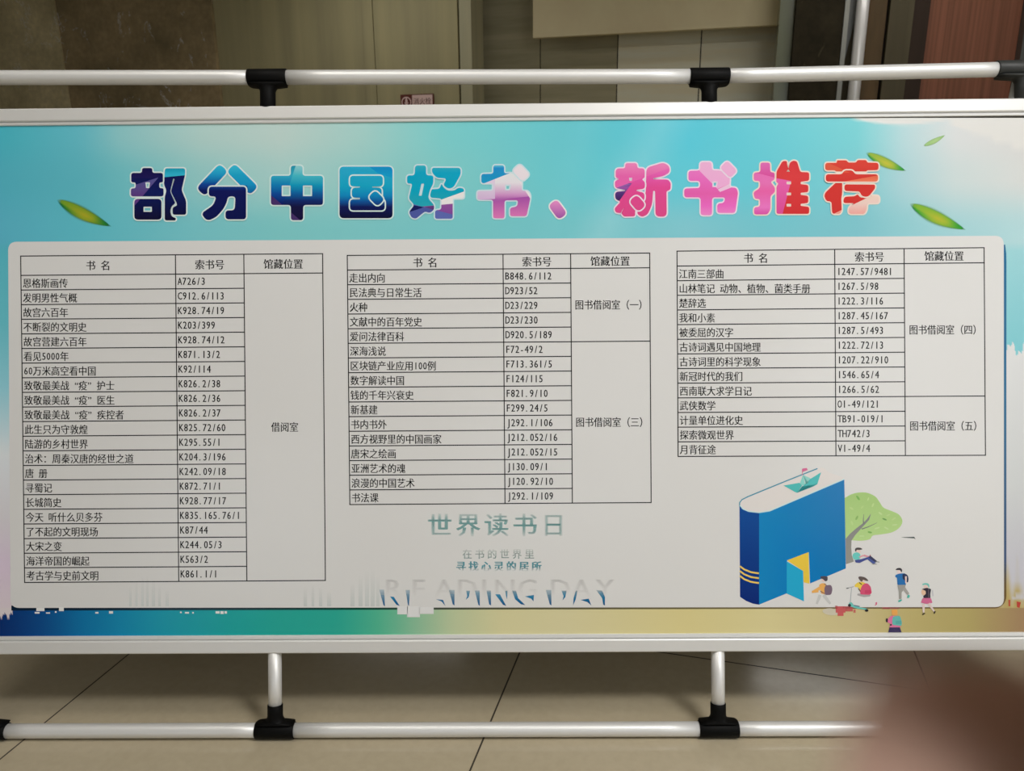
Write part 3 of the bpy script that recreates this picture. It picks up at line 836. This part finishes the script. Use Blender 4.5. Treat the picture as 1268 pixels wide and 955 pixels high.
title_char('shu', [
    dict(c=[(668, 56), (745, 56), (745, 115), (800, 110), (850, 150), (872, 165), (870, 238), (915, 240), (932, 270), (930, 300), (905, 420), (787, 420), (787, 360), (838, 350), (845, 306), (748, 306), (748, 435), (666, 435), (666, 302), (554, 302), (554, 240), (666, 238), (666, 184), (582, 184), (582, 118), (668, 116)], h=[[(752, 194), (793, 194), (786, 234), (752, 234)]], r=18),
    dict(c=stroke((850, 92), (882, 126), 37, ext=30)['c'], r=26)],
    O3, K3, [(60, (205, 212, 210)), (180, (212, 205, 212)), (270, (190, 130, 178)), (300, (160, 85, 155))],
    [([((600, 186), (815, 100)), ((815, 40), (815, 300))], (680, 100), [(55, (90, 185, 200)), (75, (30, 130, 185)), (180, (20, 140, 180))]),
     ([((600, 186), (700, 146)), ((554, 302), (760, 292)), ((680, 0), (680, 500))], (600, 250), [(200, (205, 190, 205)), (300, (195, 165, 195))]),
     ([((660, 303), (780, 292)), ((780, 292), (905, 262))], (800, 400), [(280, (150, 70, 150)), (435, (205, 110, 165))]),
     ([((880, 60), (815, 100)), ((852, 60), (838, 130)), ((805, 0), (805, 500))], (825, 85), [(0, (60, 140, 170))]),
     ([((895, 238), (935, 300))], (935, 240), [(0, (232, 205, 222))])], rimc)
title_char('dun', [dict(c=stroke((1110, 348), (1145, 396), 38, ext=34)['c'], r=36)], O3, K3, [(310, (212, 130, 180)), (435, (145, 75, 150))], [], rimp)
O4 = (745, 190)
title_char('xin', [
    dict(c=[(390, 124), (540, 80), (590, 110), (595, 165), (540, 198), (450, 216), (452, 226), (580, 228), (604, 260), (600, 318), (566, 328), (568, 552), (470, 552), (466, 328), (450, 326), (440, 450), (400, 535), (350, 556), (312, 530), (312, 500), (368, 420), (386, 330)], r=40),
    dict(c=[(206, 85), (308, 85), (312, 130), (376, 130), (376, 212), (350, 226), (378, 250), (378, 308), (305, 318), (305, 328), (374, 345), (374, 400), (350, 430), (290, 500), (294, 550), (192, 552), (170, 520), (200, 470), (178, 500), (165, 522), (122, 516), (112, 480), (168, 420), (120, 402), (116, 335), (204, 328), (204, 318), (116, 302), (116, 240), (155, 225), (122, 210), (122, 132), (206, 130)], h=[[(238, 212), (268, 212), (263, 240), (243, 240)]], r=32),
    dict(c=stroke((295, 415), (330, 455), 46, ext=36)['c'], r=42)],
    O4, K1, [(80, (230, 115, 185)), (200, (222, 85, 165)), (300, (220, 70, 140)), (550, (215, 70, 130))],
    [([((110, 236), (262, 262)), ((262, 262), (150, 420))], (120, 300), [(235, (85, 55, 130)), (300, (150, 80, 160)), (345, (80, 45, 115)), (400, (60, 30, 95))]),
     ([((110, 255), (262, 266)), ((110, 308), (262, 268))], (112, 280), [(0, (140, 95, 165))]),
     ([((384, 205), (610, 120))], (500, 100), [(80, (235, 130, 180)), (200, (225, 95, 165))])], rimp)
title_char('shu_two', [
    dict(c=[(860, 76), (960, 76), (962, 148), (1035, 148), (1120, 205), (1114, 296), (1175, 300), (1190, 340), (1165, 520), (1008, 520), (1008, 438), (1068, 432), (1078, 384), (963, 384), (963, 540), (864, 540), (864, 384), (720, 384), (720, 306), (858, 302), (858, 240), (757, 240), (757, 152), (858, 150)], h=[[(966, 244), (1013, 244), (1006, 294), (966, 294)]], r=26),
    dict(c=stroke((1087, 118), (1128, 160), 44, ext=34)['c'], r=30)],
    O4, K1, [(75, (228, 120, 190)), (250, (225, 100, 180)), (350, (222, 90, 165)), (460, (228, 100, 185)), (540, (228, 130, 190))],
    [([((862, 160), (1010, 310)), ((1010, 310), (1180, 235))], (1000, 150), [(75, (240, 170, 205)), (250, (238, 165, 205))]),
     ([((1005, 318), (1120, 262)), ((1010, 345), (1125, 300)), ((1000, 300), (1040, 345))], (1100, 290), [(0, (240, 190, 212))])], rimp)
O5 = (920, 190)
title_char('tui', [
    dict(c=[(152, 80), (236, 80), (238, 163), (276, 168), (276, 230), (240, 248), (280, 300), (278, 340), (240, 370), (240, 490), (215, 533), (97, 533), (97, 470), (148, 465), (148, 398), (104, 398), (90, 340), (148, 302), (148, 240), (94, 240), (94, 168), (152, 164)], r=22),
    dict(c=[(345, 66), (384, 66), (386, 100), (398, 138), (408, 80), (440, 62), (472, 70), (500, 163), (578, 165), (578, 238), (503, 248), (503, 268), (570, 276), (570, 338), (503, 344), (503, 362), (570, 370), (570, 433), (503, 440), (503, 458), (578, 466), (578, 528), (292, 528), (292, 290), (310, 262), (290, 250), (292, 160)], r=20,
         h=[[(380, 246), (420, 246), (420, 270), (380, 270)], [(380, 342), (420, 342), (420, 366), (380, 366)], [(380, 440), (420, 440), (420, 464), (380, 464)], [(396, 138), (412, 160), (378, 160)]])],
    O5, K1, [(60, (212, 45, 52)), (200, (216, 55, 58)), (530, (208, 42, 46))],
    [([((290, 0), (288, 600))], (200, 300), [(80, (225, 105, 180)), (260, (228, 110, 178)), (330, (230, 95, 165)), (470, (230, 115, 190)), (535, (215, 75, 160))]),
     ([((290, 0), (288, 600)), ((120, 170), (290, 215))], (200, 100), [(80, (220, 105, 178)), (210, (215, 70, 150))]),
     ([((284, 0), (288, 600)), ((280, 215), (420, 240)), ((420, 240), (345, 530))], (320, 400), [(230, (228, 95, 170)), (530, (215, 70, 145))])], rimr)
title_char('jian', [
    dict(c=[(882, 378), (975, 374), (1000, 355), (1022, 385), (1090, 388), (1110, 368), (1188, 370), (1188, 434), (1082, 434), (1080, 490), (1060, 528), (922, 528), (922, 472), (975, 434), (872, 434)], r=26),
    dict(c=[(815, 250), (866, 250), (866, 350), (858, 390), (862, 500), (845, 528), (778, 528), (772, 420), (728, 418), (708, 372), (720, 340)], r=22),
    dict(c=[(885, 270), (1153, 272), (1153, 305), (1100, 372), (1070, 380), (1035, 370), (1018, 332), (885, 328)], r=24),
    dict(c=[(820, 60), (903, 60), (918, 80), (985, 80), (1000, 58), (1075, 58), (1085, 80), (1183, 82), (1183, 146), (1085, 148), (1075, 158), (990, 158), (860, 158), (812, 158), (800, 148), (717, 148), (717, 82), (818, 82)], r=24),
    dict(c=[(885, 148), (955, 148), (980, 182), (1178, 182), (1178, 246), (722, 246), (722, 182), (862, 182)], r=26)],
    O5, K1, [(60, (215, 62, 48)), (245, (208, 48, 42)), (530, (205, 45, 42))],
    [([((700, 70), (1100, 70)), ((700, 168), (1200, 168)), ((700, 60), (930, 168))], (760, 120), [(0, (218, 85, 58))]),
     ([((700, 175), (1200, 175)), ((700, 250), (1200, 250)), ((860, 250), (1190, 190))], (1150, 240), [(180, (222, 90, 62)), (250, (232, 120, 85))]),
     ([((975, 440), (1090, 385))], (1100, 500), [(370, (232, 205, 188)), (434, (232, 200, 190)), (530, (232, 160, 150))]),
     ([((800, 528), (870, 495)), ((890, 0), (890, 600))], (860, 530), [(0, (235, 150, 130))])], rimr)

# ---- printed leaves drifting over the sky
def leaf(x0, y0, x1, y1, w, dark=(30, 120, 40), mid=(110, 150, 30), hot=(170, 155, 40), soft=1.0):
    f = Flat(); a, b_ = Vector((x0, y0)), Vector((x1, y1)); t = (b_-a); nn = Vector((-t.y, t.x)).normalized()
    if nn.y < 0: nn = -nn
    rows, cols_ = 22, 13; V, C = [], []
    for i in range(rows+1):
        s_ = i/rows; prof = (math.sin(math.pi*min(1, s_*1.02)**.85))**.9 if 0 < s_ < 1 else 0
        for j in range(cols_+1):
            q = j/cols_*2-1
            p = a+t*s_+nn*(q*w*prof*.62 + w*.10*math.sin(math.pi*s_))
            V.append(B(p.x, p.y, .00045))
            al = (1-sm(.55, 1.0, abs(q)))*sm(0, .12, s_)*(1-sm(.9, 1, s_))*soft
            hotness = max(0, 1-abs(s_-.52)/.36)*max(0, 1-abs(q-.05)/.8)
            edge = (1-sm(.05, .5, s_))*sm(.0, .6, q)
            c = mixc(mid, hot, hotness); c = mixc(c, dark, max(edge, sm(.62, .95, s_)*(1-q*.3)))
            c = mixc(c, dark, .6*sm(.45, 1, -q)*.5)
            C.append((*alb(c, p.x), max(0, al)))
    k = cols_+1
    f.raw(V, [(i*k+j, i*k+j+1, (i+1)*k+j+1, (i+1)*k+j) for i in range(rows) for j in range(cols_)], C)
    return f.build('leaf_print', poster)
leaf(70, 247, 139, 281, 15.5, (18, 96, 40), (100, 130, 30), (150, 140, 30))
leaf(1072, 189, 1123, 212, 12, (40, 150, 60), (150, 180, 60), (200, 190, 60))
leaf(1126, 252, 1197, 285, 16, (40, 150, 50), (130, 180, 50), (190, 185, 50))
leaf(1143, 181, 1171, 167, 6, (150, 195, 120), (165, 205, 130), (185, 215, 140), .85)

# ---- printed picture of a giant book with a door
KA = 1121/270
def A(p): return (900+p[0]/KA, 570+p[1]/KA)
def AP(pts): return [A(p) for p in pts]
f = Flat()
f.poly(AP(smooth_blob([(66, 222), (78, 205), (110, 188), (200, 150), (460, 42), (530, 66), (602, 97), (500, 142), (225, 260), (165, 270), (110, 262), (75, 243)], 4)), .0004, (226, 219, 214))
f.poly(AP([(65, 232), (78, 250), (105, 263), (135, 268), (166, 269), (166, 743), (135, 738), (100, 724), (68, 703)]), .00045, lambda x, y: ramp([(630, (10, 75, 150)), (690, (0, 50, 135)), (750, (0, 38, 115))], y))
f.poly(AP([(166, 269), (225, 261), (604, 98), (608, 300), (612, 557), (428, 634), (422, 474), (310, 515), (308, 685), (166, 743)]), .00046, lambda x, y: ramp([(940, (15, 132, 190)), (990, (0, 122, 190)), (1046, (0, 118, 182))], x))
f.line(AP([(66, 238), (66, 218), (78, 203), (110, 187), (300, 109), (466, 43)]), 1.35, .0005, (60, 145, 170))
f.line(AP([(66, 232), (84, 252), (112, 264), (166, 270), (220, 262), (604, 98)]), 1.0, .00052, (185, 228, 236))
for dy in (0, 25, 50):
    f.line(AP([(67, 545+dy), (90, 562+dy), (125, 576+dy), (165, 582+dy)]), 2.1, .0005, (235, 200, 95))
f.poly(AP([(310, 515), (420, 473), (425, 635), (395, 628), (393, 570)]), .0005, (245, 200, 70))
f.poly(AP([(308, 520), (392, 570), (397, 726), (308, 686)]), .00055, (35, 168, 208))
ch = 100/1268.0
def A2(p): return (960+p[0]*ch, 570+p[1]*ch)
for pts, c in (([(130, 398), (380, 355), (420, 400), (345, 512), (310, 500)], (80, 188, 184)), ([(345, 512), (420, 420), (540, 300), (720, 190), (660, 380), (600, 408)], (80, 190, 188)),
               ([(345, 512), (420, 410), (660, 375), (600, 412)], (50, 172, 178)), ([(385, 370), (435, 230), (470, 385), (420, 400)], (140, 212, 202)), ([(435, 230), (480, 380), (520, 360)], (110, 190, 184)), ([(435, 230), (500, 370), (555, 285)], (150, 214, 204)),
               ([(420, 140), (432, 140), (430, 235), (422, 235)], (215, 110, 150)), ([(425, 132), (495, 122), (510, 155), (430, 185)], (215, 110, 150))):
    f.poly([A2(p) for p in pts], .00058, c)
f.build('book_picture', poster)

# ---- printed tree
f = Flat()
def T(p): return (1040+p[0]*110/955, 600+p[1]*110/955)
f.poly([T(p) for p in smooth_blob([(-20, 160), (50, 146), (120, 108), (200, 88), (290, 90), (380, 130), (430, 195), (470, 250), (560, 288), (635, 325), (672, 395), (640, 465), (560, 515), (440, 538), (355, 550), (320, 590), (230, 606), (150, 602), (60, 596), (-20, 590)], 6)], .0004, lambda x, y: ramp([(610, (165, 200, 118)), (668, (182, 214, 138))], y))
for cx, cy, rx, ry, ro, c in ((195, 145, 30, 12, .95, (120, 178, 82)), (182, 360, 26, 11, -1.1, (140, 182, 100)), (480, 375, 26, 9, .4, (110, 160, 85)), (322, 515, 24, 10, .2, (125, 180, 90)),
                              (305, 158, 20, 8, -1.2, (188, 214, 140)), (355, 222, 24, 9, -1.1, (188, 214, 140)), (125, 258, 24, 10, .6, (185, 212, 136)), (240, 245, 22, 8, -.8, (182, 210, 132)), (435, 312, 24, 10, .6, (190, 216, 145)),
                              (520, 330, 22, 7, -.4, (186, 212, 140)), (580, 370, 28, 8, -.6, (186, 212, 140)), (590, 435, 30, 8, -.1, (190, 216, 148)), (400, 470, 30, 9, -.3, (192, 218, 150)), (500, 470, 30, 8, .5, (192, 218, 150)), (130, 415, 26, 10, 1.2, (186, 214, 140)), (235, 555, 30, 8, .0, (192, 220, 150))):
    f.poly([T(p) for p in ellipse(cx, cy, rx, ry, ro, 14)], .00044, c)
f.poly([T(p) for p in [(62, 585), (110, 530), (180, 470), (245, 420), (290, 375), (335, 312), (315, 380), (270, 430), (215, 490), (165, 545), (125, 605), (122, 680), (128, 760), (150, 830), (66, 858)]], .00048, lambda x, y: ramp([(640, (130, 132, 130)), (690, (152, 150, 142))], y))
f.line([T(p) for p in [(255, 425), (252, 380), (258, 320)]], [1.6, 1.0, .4], .00048, (125, 128, 124))
f.line([T(p) for p in [(235, 480), (310, 455), (400, 412)]], [1.5, 1.0, .4], .00048, (120, 124, 118))
f.poly([T(p) for p in [(655, 568), (800, 564), (815, 592), (800, 580), (700, 574)]], .00048, (70, 82, 78))
f.build('tree_picture', poster)

# ---- printed children
KQ = 1268/180
def Q(p): return (1000+p[0]/KQ, 680+p[1]/KQ)
def child(items):
    f = Flat(); z = .00056
    for it in items:
        pts, c = it[0], it[1]
        f.poly([Q(p) for p in pts], z, c, a=it[2] if len(it) > 2 else 1.0); z += .00003
    return f.build('child_picture', poster)
SKIN = (232, 205, 195)
def seg(p0, p1, w0, w1=None):
    a, b_ = Vector(p0), Vector(p1); t = (b_-a).normalized(); nn = Vector((-t.y, t.x)); w1 = w1 or w0
    return [tuple(a+nn*w0), tuple(b_+nn*w1), tuple(b_-nn*w1), tuple(a-nn*w0)]
# reading under the tree
child([(ellipse(442, 22, 20, 16), SKIN), (smooth_blob([(415, 18), (416, -2), (432, -12), (462, -10), (478, 2), (455, 8), (430, 8), (424, 22)], 3), (78, 72, 72)),
       (rnd([(398, 38), (430, 26), (458, 40), (464, 80), (440, 98), (402, 90), (390, 62)], 14), (110, 205, 195)),
       (seg((450, 72), (490, 56), 6), (225, 160, 165)), (seg((490, 56), (545, 70), 8, 5), (222, 150, 160)), ([(545, 50), (552, 52), (548, 68), (538, 66)], (190, 90, 100)),
       (rnd([(410, 98), (470, 88), (540, 66), (550, 80), (500, 100), (455, 122), (420, 118)], 8), (70, 80, 145)), (seg((525, 74), (585, 128), 15, 11), (75, 90, 155)), (seg((540, 66), (600, 112), 12, 9), (60, 62, 95)),
       ([(560, 134), (606, 136), (600, 128), (575, 126)], (150, 150, 145)), ([(585, 112), (630, 118), (622, 110), (600, 108)], (140, 140, 138))])
# walking with a grey purple bag
child([(seg((110, 400), (80, 480), 14, 9), (215, 214, 210), .8), (seg((140, 400), (200, 478), 16, 9), (214, 213, 210), .8), (ellipse(140, 268, 18, 18), SKIN),
       (rnd([(110, 240), (150, 236), (176, 242), (174, 276), (156, 284), (132, 262), (116, 258)], 8), (78, 74, 84)),
       (rnd([(100, 312), (125, 298), (160, 300), (160, 398), (118, 388)], 10), (240, 175, 95)), (seg((112, 340), (40, 375), 16, 8), (242, 178, 100)), (seg((95, 368), (38, 378), 10, 6), (240, 175, 95)),
       (seg((145, 304), (172, 322), 3), (110, 85, 95)), (seg((112, 368), (150, 390), 3), (110, 85, 95)), (rnd([(155, 318), (205, 312), (218, 350), (206, 400), (152, 402), (146, 350)], 16), (122, 102, 118))])
# yellow shirt, pink bag, behind a scooter
child([(rnd([(436, 388), (552, 398), (545, 414), (490, 420), (432, 404)], 10), (172, 168, 168)), (ellipse(480, 272, 22, 22), SKIN),
       (smooth_blob([(444, 244), (470, 240), (508, 252), (530, 278), (505, 276), (485, 268), (474, 286), (452, 268)], 3), (98, 86, 82)),
       (rnd([(412, 312), (440, 290), (480, 288), (510, 300), (480, 370), (450, 360), (444, 335), (410, 330)], 8), (240, 205, 80)), (seg((450, 292), (474, 312), 4), (70, 55, 60)), (seg((444, 345), (462, 372), 4), (90, 55, 70)),
       (rnd([(480, 310), (520, 296), (552, 330), (560, 386), (540, 400), (458, 396), (462, 350)], 16), (215, 85, 120)), (rnd([(500, 360), (552, 356), (556, 386), (498, 390)], 6), (205, 70, 105))])
# scooter picture
child([(seg((384, 338), (372, 475), 2.2), (150, 160, 165)), (seg((340, 344), (404, 328), 2.5), (150, 150, 152)), (seg((338, 344), (358, 341), 4), (95, 95, 98)),
       (rnd([(360, 470), (384, 464), (402, 488), (452, 508), (520, 520), (516, 532), (430, 520), (366, 500)], 8), (110, 195, 185)), (seg((405, 492), (455, 502), 4), (90, 105, 135)), (ellipse(366, 492, 13, 13), (48, 52, 56)), (ellipse(516, 536, 15, 12), (42, 44, 46))])
# blue shirt, dark backpack, grey trousers
child([(ellipse(800, 200, 20, 20), (235, 215, 210)), (smooth_blob([(768, 182), (782, 168), (810, 166), (825, 182), (820, 204), (806, 186), (784, 184)], 3), (62, 60, 66)),
       (rnd([(768, 226), (800, 214), (850, 212), (862, 250), (858, 314), (784, 314), (780, 250), (764, 244)], 8), (40, 112, 178)), (rnd([(850, 214), (874, 228), (882, 262), (876, 292), (864, 290), (830, 262), (826, 222)], 12), (48, 58, 92)),
       (seg((858, 238), (858, 300), 8, 6), SKIN), (seg((832, 220), (846, 270), 4), (34, 44, 78)),
       (rnd([(784, 314), (858, 312), (846, 345), (820, 380), (820, 436), (798, 438), (796, 370)], 6), (160, 158, 152)), (seg((838, 342), (880, 394), 16, 9), (165, 163, 158)),
       ([(792, 450), (820, 438), (824, 448), (806, 462), (790, 462)], (70, 180, 165)), ([(868, 416), (880, 396), (894, 408), (886, 426), (872, 428)], (80, 185, 170))])
# teal cap, dark bag, pink skirt
child([(ellipse(1034, 330, 22, 22), SKIN), (smooth_blob([(1002, 306), (1022, 298), (1050, 300), (1062, 318), (1058, 342), (1046, 318), (1022, 312), (1004, 316)], 3), (120, 200, 190)),
       (ellipse(1018, 376, 26, 30), (232, 195, 165)), (rnd([(996, 350), (1040, 338), (1078, 350), (1070, 392), (1072, 430), (1012, 428), (1008, 410), (1032, 392), (1030, 366)], 8), (52, 48, 62)), (seg((1056, 345), (1056, 425), 5), (96, 84, 96)), (seg((1090, 360), (1094, 412), 4), (196, 196, 202)),
       (rnd([(1004, 428), (1076, 428), (1090, 470), (1040, 480), (988, 468)], 8), (212, 110, 150)), (seg((1012, 478), (1012, 555), 13, 7), (226, 208, 202)), (seg((1056, 476), (1106, 545), 12, 6), (226, 208, 202)),
       (rnd([(996, 570), (1022, 556), (1028, 564), (1004, 578)], 5), (62, 54, 44)), (rnd([(1098, 560), (1108, 540), (1120, 545), (1108, 568)], 5), (62, 54, 44))])
# seen from behind, turquoise bag, cut off by the frame
child([(seg((655, 516), (800, 516), 6), (175, 80, 90), .6), (rnd([(732, 530), (784, 528), (786, 575), (738, 580)], 10), (240, 170, 90)), (rnd([(706, 602), (730, 582), (800, 584), (812, 690), (712, 690), (722, 650), (694, 640)], 10), (222, 120, 160)), (ellipse(692, 622, 9, 18), (48, 42, 55)),
       (rnd([(746, 588), (806, 582), (824, 640), (820, 672), (740, 662), (738, 620)], 14), (105, 185, 178)), (rnd([(770, 626), (822, 626), (820, 655), (768, 655)], 6), (92, 172, 168)), (ellipse(726, 662, 9, 7), (50, 44, 50)), ([(716, 684), (806, 684), (820, 727), (704, 727)], (62, 55, 95))])
# bits of red skyline under the panel
f = Flat()
for (x0, y0, x1, y1, a) in ((246, 500, 330, 556, .85), (262, 556, 314, 584, .9), (330, 505, 395, 545, .7), (400, 528, 420, 556, .6), (240, 494, 262, 520, .5), (310, 500, 420, 516, .55), (652, 508, 716, 524, .5)):
    f.poly([Q(p) for p in ((x0, y0), (x1, y0), (x1, y1), (x0, y1))], .0005, (212, 96, 100), a=a)
f.poly([Q(p) for p in ((588, 470), (606, 462), (606, 484), (592, 494), (584, 490), (596, 480))], .0005, (215, 110, 140))
f.poly([(1248.7, 743), (1251.2, 743), (1251, 751), (1249, 751)], .0005, (190, 90, 70)); f.poly([(1259, 745), (1264, 746), (1262.5, 753), (1259.5, 752)], .0005, (190, 70, 60))
# white flaw in the gold band
f.poly([Q(p) for p in ellipse(205, 548, 75, 30, .1)], .00049, (232, 226, 214), a=.55)
f.build('red_skyline_print', poster)

# ---- tube stand
TZ = -.007                                                 # tubes lie just behind the face of the frame
def tpt(x, y): return B(x, y, TZ)
TEE_T = [(331.5, 96.0), (878, 94.6)]; TEE_B = [(341, 908.2), (889.5, 906.6)]
END_T = [(-45, 96.2), (1267, 85.4)]; END_B = [(-14, 909.3), (1292, 905.2)]
def lvl(p): v = tpt(*p); return v
yb = TUBE_Y + TZ*0
def bpt(x): v = tpt(x, 907); return Vector((v.x, TUBE_Y - TZ*math.tan(PITCH)*1.0, TZ))
def rails(pts, name):
    for a, c in zip(pts, pts[1:]):
        d = (c-a).normalized(); g = .012
        b = MB(); n = 8
        b.tube([a+d*g + (c-a-d*2*g)*(i/n) for i in range(n+1)], TUBE_R, 32); b.build(name, M['alu'], board)
top_pts = [tpt(*END_T[0]), tpt(*TEE_T[0]), tpt(*TEE_T[1]), tpt(*END_T[1])]
bot_pts = [bpt(END_B[0][0]), bpt(TEE_B[0][0]), bpt(TEE_B[1][0]), bpt(END_B[1][0])]
rails(top_pts, 'top_rail'); rails(bot_pts, 'bottom_rail')
def tee(at, up, length, half, m, stem_r=.0138, axis=Vector((1, 0, 0))):
    """T connector: sleeve along the rail, flared stem towards the board (up = +1 / -1 in board y)"""
    b = MB(); r = .0150
    n = 28
    b.tube([at-axis*half, at-axis*(half-.0012), at+axis*(half-.0012), at+axis*half], [r-.0008, r, r, r-.0008], n)
    Lr = []; ys_ = [0, .010, .0135, .0145, .017, .020, .024, .028, .034, length-.001, length]
    for y in ys_:
        if y < .0146: rx = half
        else: rx = stem_r + .0105*max(0, 1-(y-.0145)/.0120)**2.0
        if y <= .0135: rx = half-.0015
        rz = r*.98 if y < .02 else stem_r
        if y == length: rx -= .001; rz -= .001
        Lr.append([at + Vector((rx*math.copysign(abs(math.cos(2*math.pi*k/n))**(.14 if y < .0146 else 1), math.cos(2*math.pi*k/n)), up*y, rz*math.sin(2*math.pi*k/n))) for k in range(n)])
    Lr = Lr[2:]
    o = len(b.v); b.v += [v for L in Lr for v in L]
    for i in range(len(Lr)-1):
        for k in range(n):
            b.f.append([o+i*n+k, o+i*n+(k+1) % n, o+(i+1)*n+(k+1) % n, o+(i+1)*n+k]); b.m.append(0); b.smooth.append(True)
    b.f.append([o+k for k in range(n)]); b.m.append(0); b.smooth.append(False)
    b.f.append([o+(len(Lr)-1)*n+k for k in range(n)]); b.m.append(0); b.smooth.append(False)
    return b.build('tee_connector', m, board)
for i in (1, 2):
    tee(top_pts[i], -1, top_pts[i].y-YT+.002, 24.3*S, M['black'])
    tee(bot_pts[i], 1, (906-873.5)*S, 24.3*S, M['black'])
    b = MB(); p = bot_pts[i]; q = tpt(TEE_B[i-1][0]-.3, 800)
    b.tube([Vector((p.x, p.y+.034, TZ)), Vector((p.x, (p.y+q.y)/2, TZ)), Vector((p.x, YB+.004, TZ))], .0119, 28); b.build('support_tube', M['alu'], board)
# corner connectors with rear legs
LBASE = (BOARD_M.inverted() @ Vector((0, .58, TUBE_R*1.05)))
for i, s_ in ((0, -1), (3, 1)):
    h = 34*S
    for pts, up in ((top_pts, -1), (bot_pts, 1)):
        at = pts[i]; ln = (at.y-YT+.002) if up < 0 else (YB-at.y+.002)
        tee(at, up, ln, h if up < 0 else 24*S, M['lit_plastic'] if up < 0 else M['black'], .0142)['label'] = 'dark corner connector of the tube stand'
    foot = Vector((top_pts[i].x + s_*.06, LBASE.y, LBASE.z)); a = top_pts[i]
    d = (foot-a).normalized()
    b = MB(); b.tube([a+d*.012, (a+foot)/2, foot-d*.02], TUBE_R, 28); b.build('rear_leg', M['alu'], board)
    b = MB(); b.tube([foot-d*.05, foot+d*.002], .0150, 24); b.build('leg_foot', M['black'], board)

# ------------------------------------------------------------------ the photographer's hand with the phone, one fingertip before the lens
M['skin'] = mat('tan_skin', (.38, .21, .12), .55, 0, .4)
n_ = N(M['skin']); n_.link(n_.mix(n_.noise(n_.obj(), 120, 4), (.31, .165, .075), (.37, .195, .09)), n_.b.inputs['Base Color'])
n_.b.inputs['Subsurface Weight'].default_value = .3; n_.b.inputs['Subsurface Radius'].default_value = (1, .45, .25); n_.b.inputs['Subsurface Scale'].default_value = .006
M['nail'] = mat('fingernail', (.62, .42, .34), .3)
M['sleeve'] = mat('dark_sleeve', (.03, .035, .05), .9)
M['phone'] = mat('grey_phone_shell', (.34, .34, .35), .35); M['screen'] = mat('phone_screen', (.004, .004, .005), .05)
J = {'elbow': (.30, -.32, .26, .042), 'wrist': (.128, -.095, .050, .027), 'palm': (.105, -.066, .027, .030),
     'i0': (.082, -.030, .008, .0120), 'i1': (0.057, -0.0206, -0.0165, 0.0098), 'i2': (0.038, -0.0171, -0.0238, 0.0088), 'i3': (0.0193, -0.0152, -0.0232, 0.008),
     'm0': (.086, -.048, .010, .0122), 'm1': (.060, -.0430, -.0120, .0098), 'm2': (.038, -.0425, -.0150, .0088), 'm3': (.016, -.0420, -.0125, .0078),
     'r0': (.089, -.066, .014, .0120), 'r1': (.063, -.0620, -.0110, .0095), 'r2': (.042, -.0620, -.0140, .0085), 'r3': (.022, -.0615, -.0120, .0076),
     'p0': (.093, -.083, .020, .0110), 'p1': (.070, -.0800, -.0080, .0085), 'p2': (.053, -.0800, -.0115, .0076), 'p3': (.037, -.0795, -.0105, .0068),
     't0': (.100, -.050, .036, .0150), 't1': (.078, -.036, .040, .0115), 't2': (.052, -.030, .0275, .0095), 't3': (.036, -.028, .0235, .0085)}
EDG = [('palm', 'wrist'), ('wrist', 'elbow'), ('palm', 't0'), ('t0', 't1'), ('t1', 't2'), ('t2', 't3')]
for c in 'imrp': EDG += [('palm', c+'0'), (c+'0', c+'1'), (c+'1', c+'2'), (c+'2', c+'3')]
names = ['palm'] + [k for k in J if k != 'palm']
me = bpy.data.meshes.new('hand')
me.from_pydata([J[k][:3] for k in names], [(names.index(a), names.index(b_)) for a, b_ in EDG], [])
me.materials.append(M['skin'])
hand = bpy.data.objects.new('hand', me); COL.objects.link(hand); hand.matrix_world = CAM_W.copy()
sk = hand.modifiers.new('skin', 'SKIN'); sk.use_smooth_shade = True
lay = me.skin_vertices[0].data
for i, k in enumerate(names):
    lay[i].radius = (J[k][3], J[k][3]); lay[i].use_root = (k == 'palm')
sb = hand.modifiers.new('sub', 'SUBSURF'); sb.levels = 2; sb.render_levels = 3
tag(hand, 'blurred brown fingertip of a hand holding a phone, at the lower right corner', 'person')
for c in 'imrpt':
    p, q = Vector(J[c+'3'][:3]), Vector(J[c+'2'][:3]); d = (p-q).normalized()
    side = Vector((0, 0, -1 if c != 't' else 1)); side = (side-d*side.dot(d)).normalized(); w = d.cross(side)
    r = J[c+'3'][3]; b = MB(); nu, nv = 8, 8; cpt = p+d*r*.1
    vs = [cpt + d*((u/nu-.5)*r*1.5) + w*(math.sin((v/nv-.5)*1.5)*r*.85) + side*(r*(.90*math.cos((v/nv-.5)*1.5))+.0006 - .0018*abs(u/nu-.5)**2*4) for u in range(nu+1) for v in range(nv+1)]
    b.add(vs, [(u*(nv+1)+v, u*(nv+1)+v+1, (u+1)*(nv+1)+v+1, (u+1)*(nv+1)+v) for u in range(nu) for v in range(nv)], 0, True)
    b.build('fingernail', M['nail'], hand)
b = MB(); wv, ev = Vector(J['wrist'][:3]), Vector(J['elbow'][:3]); d = (ev-wv).normalized()
b.tube([wv+d*.05, wv+d*.06, wv+d*.15, ev+d*.02], [.040, .0405, .046, .056], 28); b.build('sleeve', M['sleeve'], hand)
b = MB(); b.box(-.118, .042, -.062, .014, .0035, .0115)
ph = b.build('smartphone', M['phone'], matrix=CAM_W.copy()); bevel(ph, .003, 3)
tag(ph, 'grey smartphone gripped by the photographer, behind the viewpoint', 'phone')
b = MB(); b.box(-.114, .038, -.058, .010, .0116, .0119); b.build('screen', M['screen'], ph)
